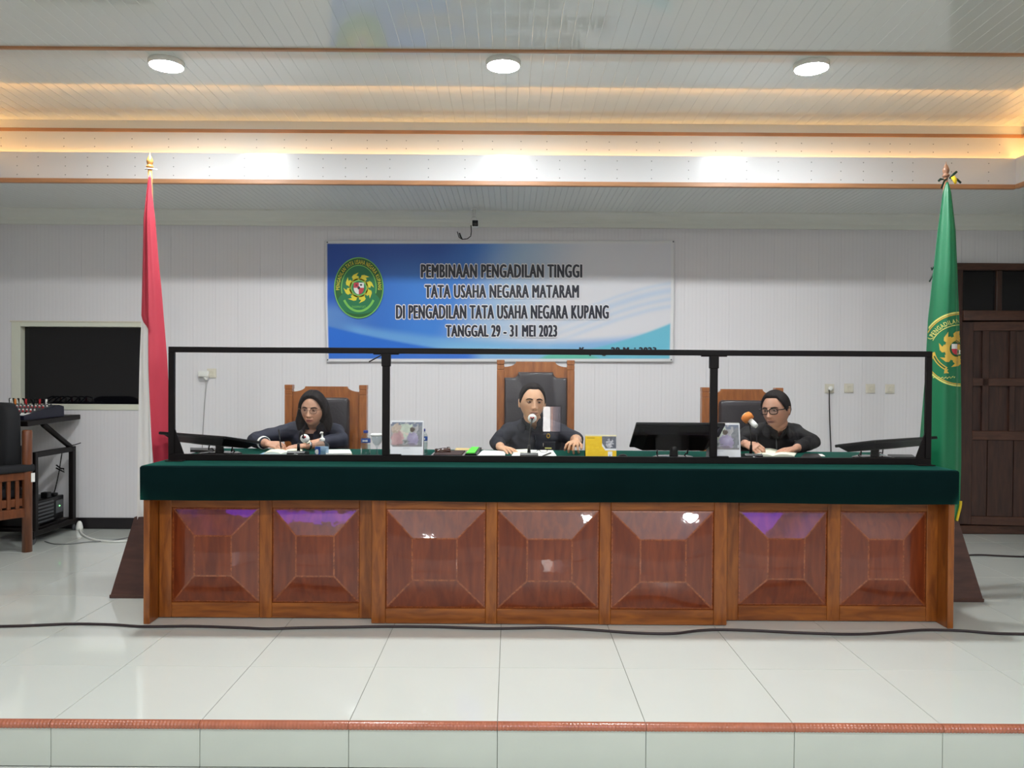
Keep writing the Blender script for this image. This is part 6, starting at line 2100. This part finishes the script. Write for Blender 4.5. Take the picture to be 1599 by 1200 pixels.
        c_ = MB(); c_.add(vs, fs, True)
        o = c_.build('collar', S.get('collar_mat', S['cloth']), shirt)
        o.modifiers.new('t', 'SOLIDIFY').thickness = 0.004
    # trousers and shoes
    b = MB()
    b.loft([(hip.x, hip.y, hip.z - 0.09, 0.16, 0.125), (hip.x, hip.y, hip.z + 0.02, 0.185, 0.145), (hip.x, hip.y, hip.z + 0.12, 0.17, 0.132)], 20)
    for s_ in (-1, 1):
        hx = hip.x + s_ * 0.095
        kn = Vector((hx + s_ * 0.03, hip.y - 0.40, hip.z)); an = Vector((hx + s_ * 0.03, hip.y - 0.36, 0.11))
        b.capsule([Vector((hx, hip.y, hip.z + 0.01)), kn], [0.098, 0.072], 12); b.capsule([kn, an], [0.070, 0.056], 12)
    tm_ = remeshed(b, 0.011, 2); tm_.name = 'trousers'; tm_.transform(Matrix.Translation(-base)); tm_.materials.append(S['trousers'])
    link('trousers', tm_, P)
    for s_ in (-1, 1):
        hx = hip.x + s_ * 0.125
        b = MB(); b.sphere((hx, hip.y - 0.42, 0.036), (0.046, 0.13, 0.036), 14, 8); b.sphere((hx, hip.y - 0.35, 0.055), (0.042, 0.05, 0.05), 12, 8)
        b.build('shoe', M['black_plastic'], P)
    return P, shirt, H, neck


EYE_P = pmat('pupil', srgb(8, 6, 6), 0.1); EYE_I = pmat('iris', srgb(44, 26, 18), 0.15); EYE_W = pmat('eye_white', srgb(186, 178, 170), 0.25)


def glasses(P, H, mat, rw, rh, r, wide=1.0, y=-0.101, z=0.004):
    T = lambda p: H @ Vector(p)
    G = MB()
    g = None
    parts = []
    for sx in (-1, 1):
        pts = []
        for k in range(25):
            a = k / 24 * 2 * PI
            ca, sa = math.cos(a), math.sin(a)
            x = sx * 0.0325 + rw * abs(ca) ** 0.75 * (1 if ca > 0 else -1)
            zz = z + rh * abs(sa) ** 0.75 * (1 if sa > 0 else -1)
            pts.append(T((x, y + 0.010 * (abs(x) / 0.06) ** 2, zz)))
        b = MB(); b.tube(pts, r, 6, cap=False); o = b.build('spectacle_rim', mat, P); g = g or o
        b = MB()
        n = 24
        b.add(pts[:24] + [p + (H.to_3x3() @ Vector((0, 0.0012, 0))) for p in pts[:24]], [tuple(range(24)), tuple(reversed(range(24, 48)))] + [(i, (i + 1) % 24, (i + 1) % 24 + 24, i + 24) for i in range(24)], False)
        b.build('spectacle_lens', M['lens'], P)
        b = MB(); b.tube([T((sx * (0.0325 + rw), y + 0.012, z + rh * 0.45)), T((sx * 0.074 * wide, y + 0.03, z + rh * 0.45)), T((sx * 0.080 * wide, 0.012, z + rh * 0.4)), T((sx * 0.079 * wide, 0.03, z - 0.008))], [r, r * 1.2, r * 1.1, r], 6)
        b.build('spectacle_temple', mat, P)
    b = MB(); b.tube([T((-(0.0325 - rw), y + 0.002, z + 0.003)), T((0, y - 0.002, z + 0.007)), T((0.0325 - rw, y + 0.002, z + 0.003))], r, 6)
    b.build('spectacle_bridge', mat, P)


V3 = Vector
skin_f = lambda rgb: pmat('eyelid_skin', srgb(*rgb), 0.45)
# --- the woman at the left
zj = 0.995
S = dict(head=at(488.5, 639, 5.47), yaw=-0.05, pitch=0.16, roll=0.04, hk=0.97, SL=V3((-1.545, 5.63, zj)), SR=V3((-1.235, 5.64, zj - 0.005)), hip=V3((-1.385, 5.74, 0.53)),
         EL=V3((-1.745, 5.47, 0.945)), WL=V3((-1.600, 5.27, 0.938)), ER=V3((-1.165, 5.52, 0.945)), WR=V3((-1.345, 5.30, 0.926)),
         skin=(204, 156, 130), lip=(160, 78, 74), neck_r=0.046, girth=0.95, full=0.5, wide=1.07, open=0.14, gaze=(-0.1, 0.25), brow=0.6,
         hairline=([0, 20, 40, 55, 70, 90, 180], [0.086, 0.084, 0.070, 0.040, -0.01, -0.08, -0.115]), hair_t=(0.020, 0.022), part=0.0,
         locks=[([(0.064, 0.02, 0.06), (0.088, 0.02, -0.01), (0.098, 0.030, -0.08), (0.105, 0.02, -0.145)], [0.022, 0.024, 0.030, 0.034, 0.02]),
                ([(-0.062, 0.02, 0.06), (-0.088, 0.025, -0.01), (-0.098, 0.035, -0.08), (-0.105, 0.03, -0.150)], [0.020, 0.021, 0.028, 0.036, 0.02]),
                ([(0.05, 0.07, 0.03), (0.06, 0.09, -0.06), (0.06, 0.10, -0.15)], [0.04, 0.045, 0.04]), ([(-0.05, 0.07, 0.03), (-0.06, 0.09, -0.06), (-0.06, 0.10, -0.15)], [0.04, 0.045, 0.04]),
                ([(0.0, 0.08, 0.02), (0.0, 0.11, -0.06), (0.0, 0.11, -0.14)], [0.04, 0.045, 0.04])],
         sleeve=(1.72, 1.52), cloth_name='jacket', cloth=pmat('navy_jacket', srgb(42, 45, 60), 0.75, noise=(6, 0.12, 3, (1, 1, 1))), trousers=pmat('dark_trousers', srgb(24, 24, 30), 0.8), vz=0.935, vw=0.042, droop=6.0, collar=0.055,
         collar_mat=pmat('dark_blouse', srgb(38, 32, 40), 0.8), lid_mat=skin_f((172, 126, 102)))
S['handL'] = (S['WL'], (0.90, -0.38, -0.06), (-0.05, -0.45, 0.88), -1, dict(curls=(1.25, 1.25, 1.2, 1.1), k=0.95, tcurl=0.55, spread=0.05))
S['handR'] = (S['WR'], (-0.96, -0.26, -0.10), (0, -0.15, 1.0), 1, dict(curls=(0.35, 0.3, 0.3, 0.35), k=0.92, tcurl=0.2))
P, shirt, H, nk = person('woman with long dark hair and glasses in navy jacket writing', S)
glasses(P, H, pmat('bronze_wire', srgb(120, 92, 80), 0.3, 0.7), 0.024, 0.0165, 0.0012, 1.07)
# dark blouse seen in the open neck, watch, cuff
b = MB(); b.loft([(nk.x, nk.y - 0.005, 0.84, 0.09, 0.128), (nk.x, nk.y - 0.008, 0.93, 0.07, 0.118), (nk.x, nk.y - 0.006, 0.985, 0.052, 0.102)], 20)
b.build('blouse', pmat('dark_blouse_front', srgb(36, 30, 38), 0.8), P)
wv = (S['WR'] - S['ER']).normalized()
wc = S['WR'] - wv * 0.012
Tw = Matrix.Translation(wc) @ wv.to_track_quat('Z', 'Y').to_matrix().to_4x4()
MB().lathe([(0.0285, -0.008), (0.031, -0.008), (0.031, 0.008), (0.0285, 0.008)], 20, Tw, cap=False).build('watch_strap', M['silver'], P)
T2 = Matrix.Translation(wc + V3((0.0, -0.019, 0.024))) @ V3((0.0, -0.62, 0.78)).to_track_quat('Z', 'Y').to_matrix().to_4x4()
MB().lathe([(0.0, -0.002), (0.017, -0.002), (0.018, 0.004), (0.016, 0.006), (0.0, 0.006)], 18, T2).build('watch_face', pmat('watch_dial', srgb(226, 220, 200), 0.3), P)
cv = (S['WL'] - S['EL']).normalized(); cc_ = S['EL'] + (S['WL'] - S['EL']) * 0.74
MB().lathe([(0.042, -0.012), (0.0445, -0.010), (0.043, 0.012), (0.040, 0.012)], 20, Matrix.Translation(cc_) @ cv.to_track_quat('Z', 'Y').to_matrix().to_4x4(), cap=False).build('cuff', M['white_paper'], P, label='white shirt cuff')
pt = S['WL'] + V3((0.115, -0.075, -0.030))
p1 = pt + V3((-0.030, 0.045, 0.125))
mono('pen', 'dark pen held upright in the hand of the writing woman', 'pen', MB().tube([pt, pt + (p1 - pt) * .12, p1], [0.001, 0.0045, 0.0048], 10), M['black_plastic'], tuple(pt))

# --- the man in the middle
S = dict(head=at(831, 629, 5.46), yaw=0.14, pitch=0.03, roll=0.03, hk=1.06, neckoff=(0.0, 0.0, 0.080), SL=V3((-0.010, 5.64, 0.998)), SR=V3((0.355, 5.64, 0.998)), hip=V3((0.18, 5.74, 0.53)),
         EL=V3((-0.090, 5.56, 0.935)), WL=V3((-0.062, 5.36, 0.916)), ER=V3((0.455, 5.52, 0.955)), WR=V3((0.437, 5.29, 0.962)),
         skin=(212, 165, 132), lip=(146, 80, 72), neck_r=0.055, girth=1.03, full=0.3, wide=1.08, open=0.24, gaze=(0.15, 0.0), shade=0.25, brow=1.0,
         hairline=([0, 18, 32, 45, 58, 68, 78, 92, 105, 125, 180], [0.086, 0.086, 0.087, 0.080, 0.056, 0.015, -0.012, 0.016, 0.0, -0.05, -0.075]), hair_t=(0.005, 0.013),
         sleeve=(1.70, 1.15), cloth_name='shirt', cloth=pmat('charcoal_shirt', srgb(36, 38, 48), 0.8, noise=(8, 0.12, 3, (1, 1, 1))), trousers=bpy.data.materials['dark_trousers'], vz=1.020, vw=0.036, gap=0.0022, collar=0.050, lid_mat=skin_f((176, 132, 104)))
S['handL'] = (S['WL'], (0.50, -0.85, -0.06), (0, 0, 1), -1, dict(curls=(0.25, 0.25, 0.25, 0.25), tcurl=0.1))
S['handR'] = (S['WR'], (-0.30, -0.95, -0.05), (0.0, -0.25, 1), -1, dict(curls=(1.12, 1.08, 1.02, 1.05), lift=0.25, tcurl=0.2, spread=0.22))
P, shirt, H, nk = person('man in charcoal shirt speaking at the middle microphone', S)
yf = 5.505
# placket, buttons, pocket, pin and badge on the shirt front
for z in (0.95, 0.90):
    MB().sphere((nk.x + 0.004, yf - 0.012, z), (0.006, 0.003, 0.006), 10, 6).build('button', M['black_plastic'], shirt)
MB().tube([(nk.x + 0.0, 5.52, 0.985), (nk.x + 0.002, yf - 0.008, 0.94), (nk.x + 0.004, yf - 0.012, 0.86)], 0.010, 8, ry=0.004).build('placket', S['cloth'], shirt)
MB().box(0.23, 0.315, yf - 0.016, yf - 0.004, 0.865, 0.945, 0.004).build('pocket', pmat('charcoal_pocket', srgb(28, 29, 38), 0.8), shirt)
MB().box(0.240, 0.285, yf - 0.019, yf - 0.016, 0.895, 0.905, 0.001).build('badge', M['flag_yellow'], shirt, label='yellow embroidered strip')
MB().tube([(0.228, yf - 0.018, 0.900), (0.228, yf - 0.018, 0.935)], 0.003, 8).build('pen_clip', M['silver'], shirt)
b = MB(); b.tube([(0.262 + 0.010 * math.cos(a), yf - 0.018, 0.985 + 0.014 * math.sin(a)) for a in [k / 14 * 2 * PI for k in range(15)]], 0.0028, 6, cap=False); b.build('pin', M['gold'], shirt)

# --- the man in glasses at the right
S = dict(head=at(1212, 640.5, 5.44), yaw=-0.80, pitch=0.12, roll=-0.06, hk=1.05, SL=V3((1.660, 5.60, 0.985)), SR=V3((2.020, 5.68, 1.005)), hip=V3((1.86, 5.76, 0.53)),
         EL=V3((1.565, 5.54, 0.945)), WL=V3((1.558, 5.28, 0.955)), ER=V3((2.105, 5.56, 0.950)), WR=V3((1.905, 5.33, 0.922)),
         skin=(192, 144, 120), lip=(134, 80, 72), neck_r=0.060, girth=1.06, wide=1.12, full=0.7, open=0.24, gaze=(-0.1, 0.0), shade=0.2, brow=1.0, neckoff=(0.005, -0.035, 0.05),
         hairline=([0, 20, 40, 55, 68, 78, 92, 105, 125, 180], [0.084, 0.084, 0.080, 0.052, 0.010, -0.014, 0.018, 0.0, -0.05, -0.075]), hair_t=(0.006, 0.015),
         sleeve=(1.80, 1.80), cloth_name='jacket', cloth=pmat('black_jacket', srgb(13, 12, 17), 0.8, noise=(8, 0.12, 3, (1, 1, 1))), trousers=bpy.data.materials['dark_trousers'], vz=0.985, vw=0.032, droop=4.0, collar=0.046, lid_mat=skin_f((166, 120, 98)))
S['handL'] = (S['WL'], (0.55, -0.80, -0.20), (-0.45, -0.25, 0.85), -1, dict(curls=(1.35, 1.3, 1.25, 1.2), tcurl=0.6, spread=0.04))
S['handR'] = (S['WR'], (-0.86, -0.50, -0.08), (0, -0.1, 1), 1, dict(curls=(0.5, 0.45, 0.45, 0.45), tcurl=0.3))
P, shirt, H, nk = person('man in black jacket and dark-rimmed glasses turned towards the orange microphone', S)
glasses(P, H, M['gloss_black'], 0.0265, 0.0185, 0.0030, 1.12, y=-0.104)
MB().tube([(nk.x - 0.01, 5.52, 0.99), (nk.x - 0.012, 5.50, 0.94), (nk.x - 0.010, 5.492, 0.86)], 0.004, 8).build('zip', M['grey_plastic'], shirt)
MB().box(1.955, 1.972, 5.505, 5.512, 0.955, 0.962, 0.001).build('logo', M['silver'], shirt, label='tiny pale chest emblem')
pt = S['WL'] + V3((0.055, -0.075, -0.058))
p1 = pt + V3((0.01, 0.06, 0.12))
mono('pen', 'dark pen in the fist of the man in glasses', 'pen', MB().tube([pt, pt + (p1 - pt) * .12, p1], [0.001, 0.0045, 0.0048], 10), M['black_plastic'], tuple(pt))
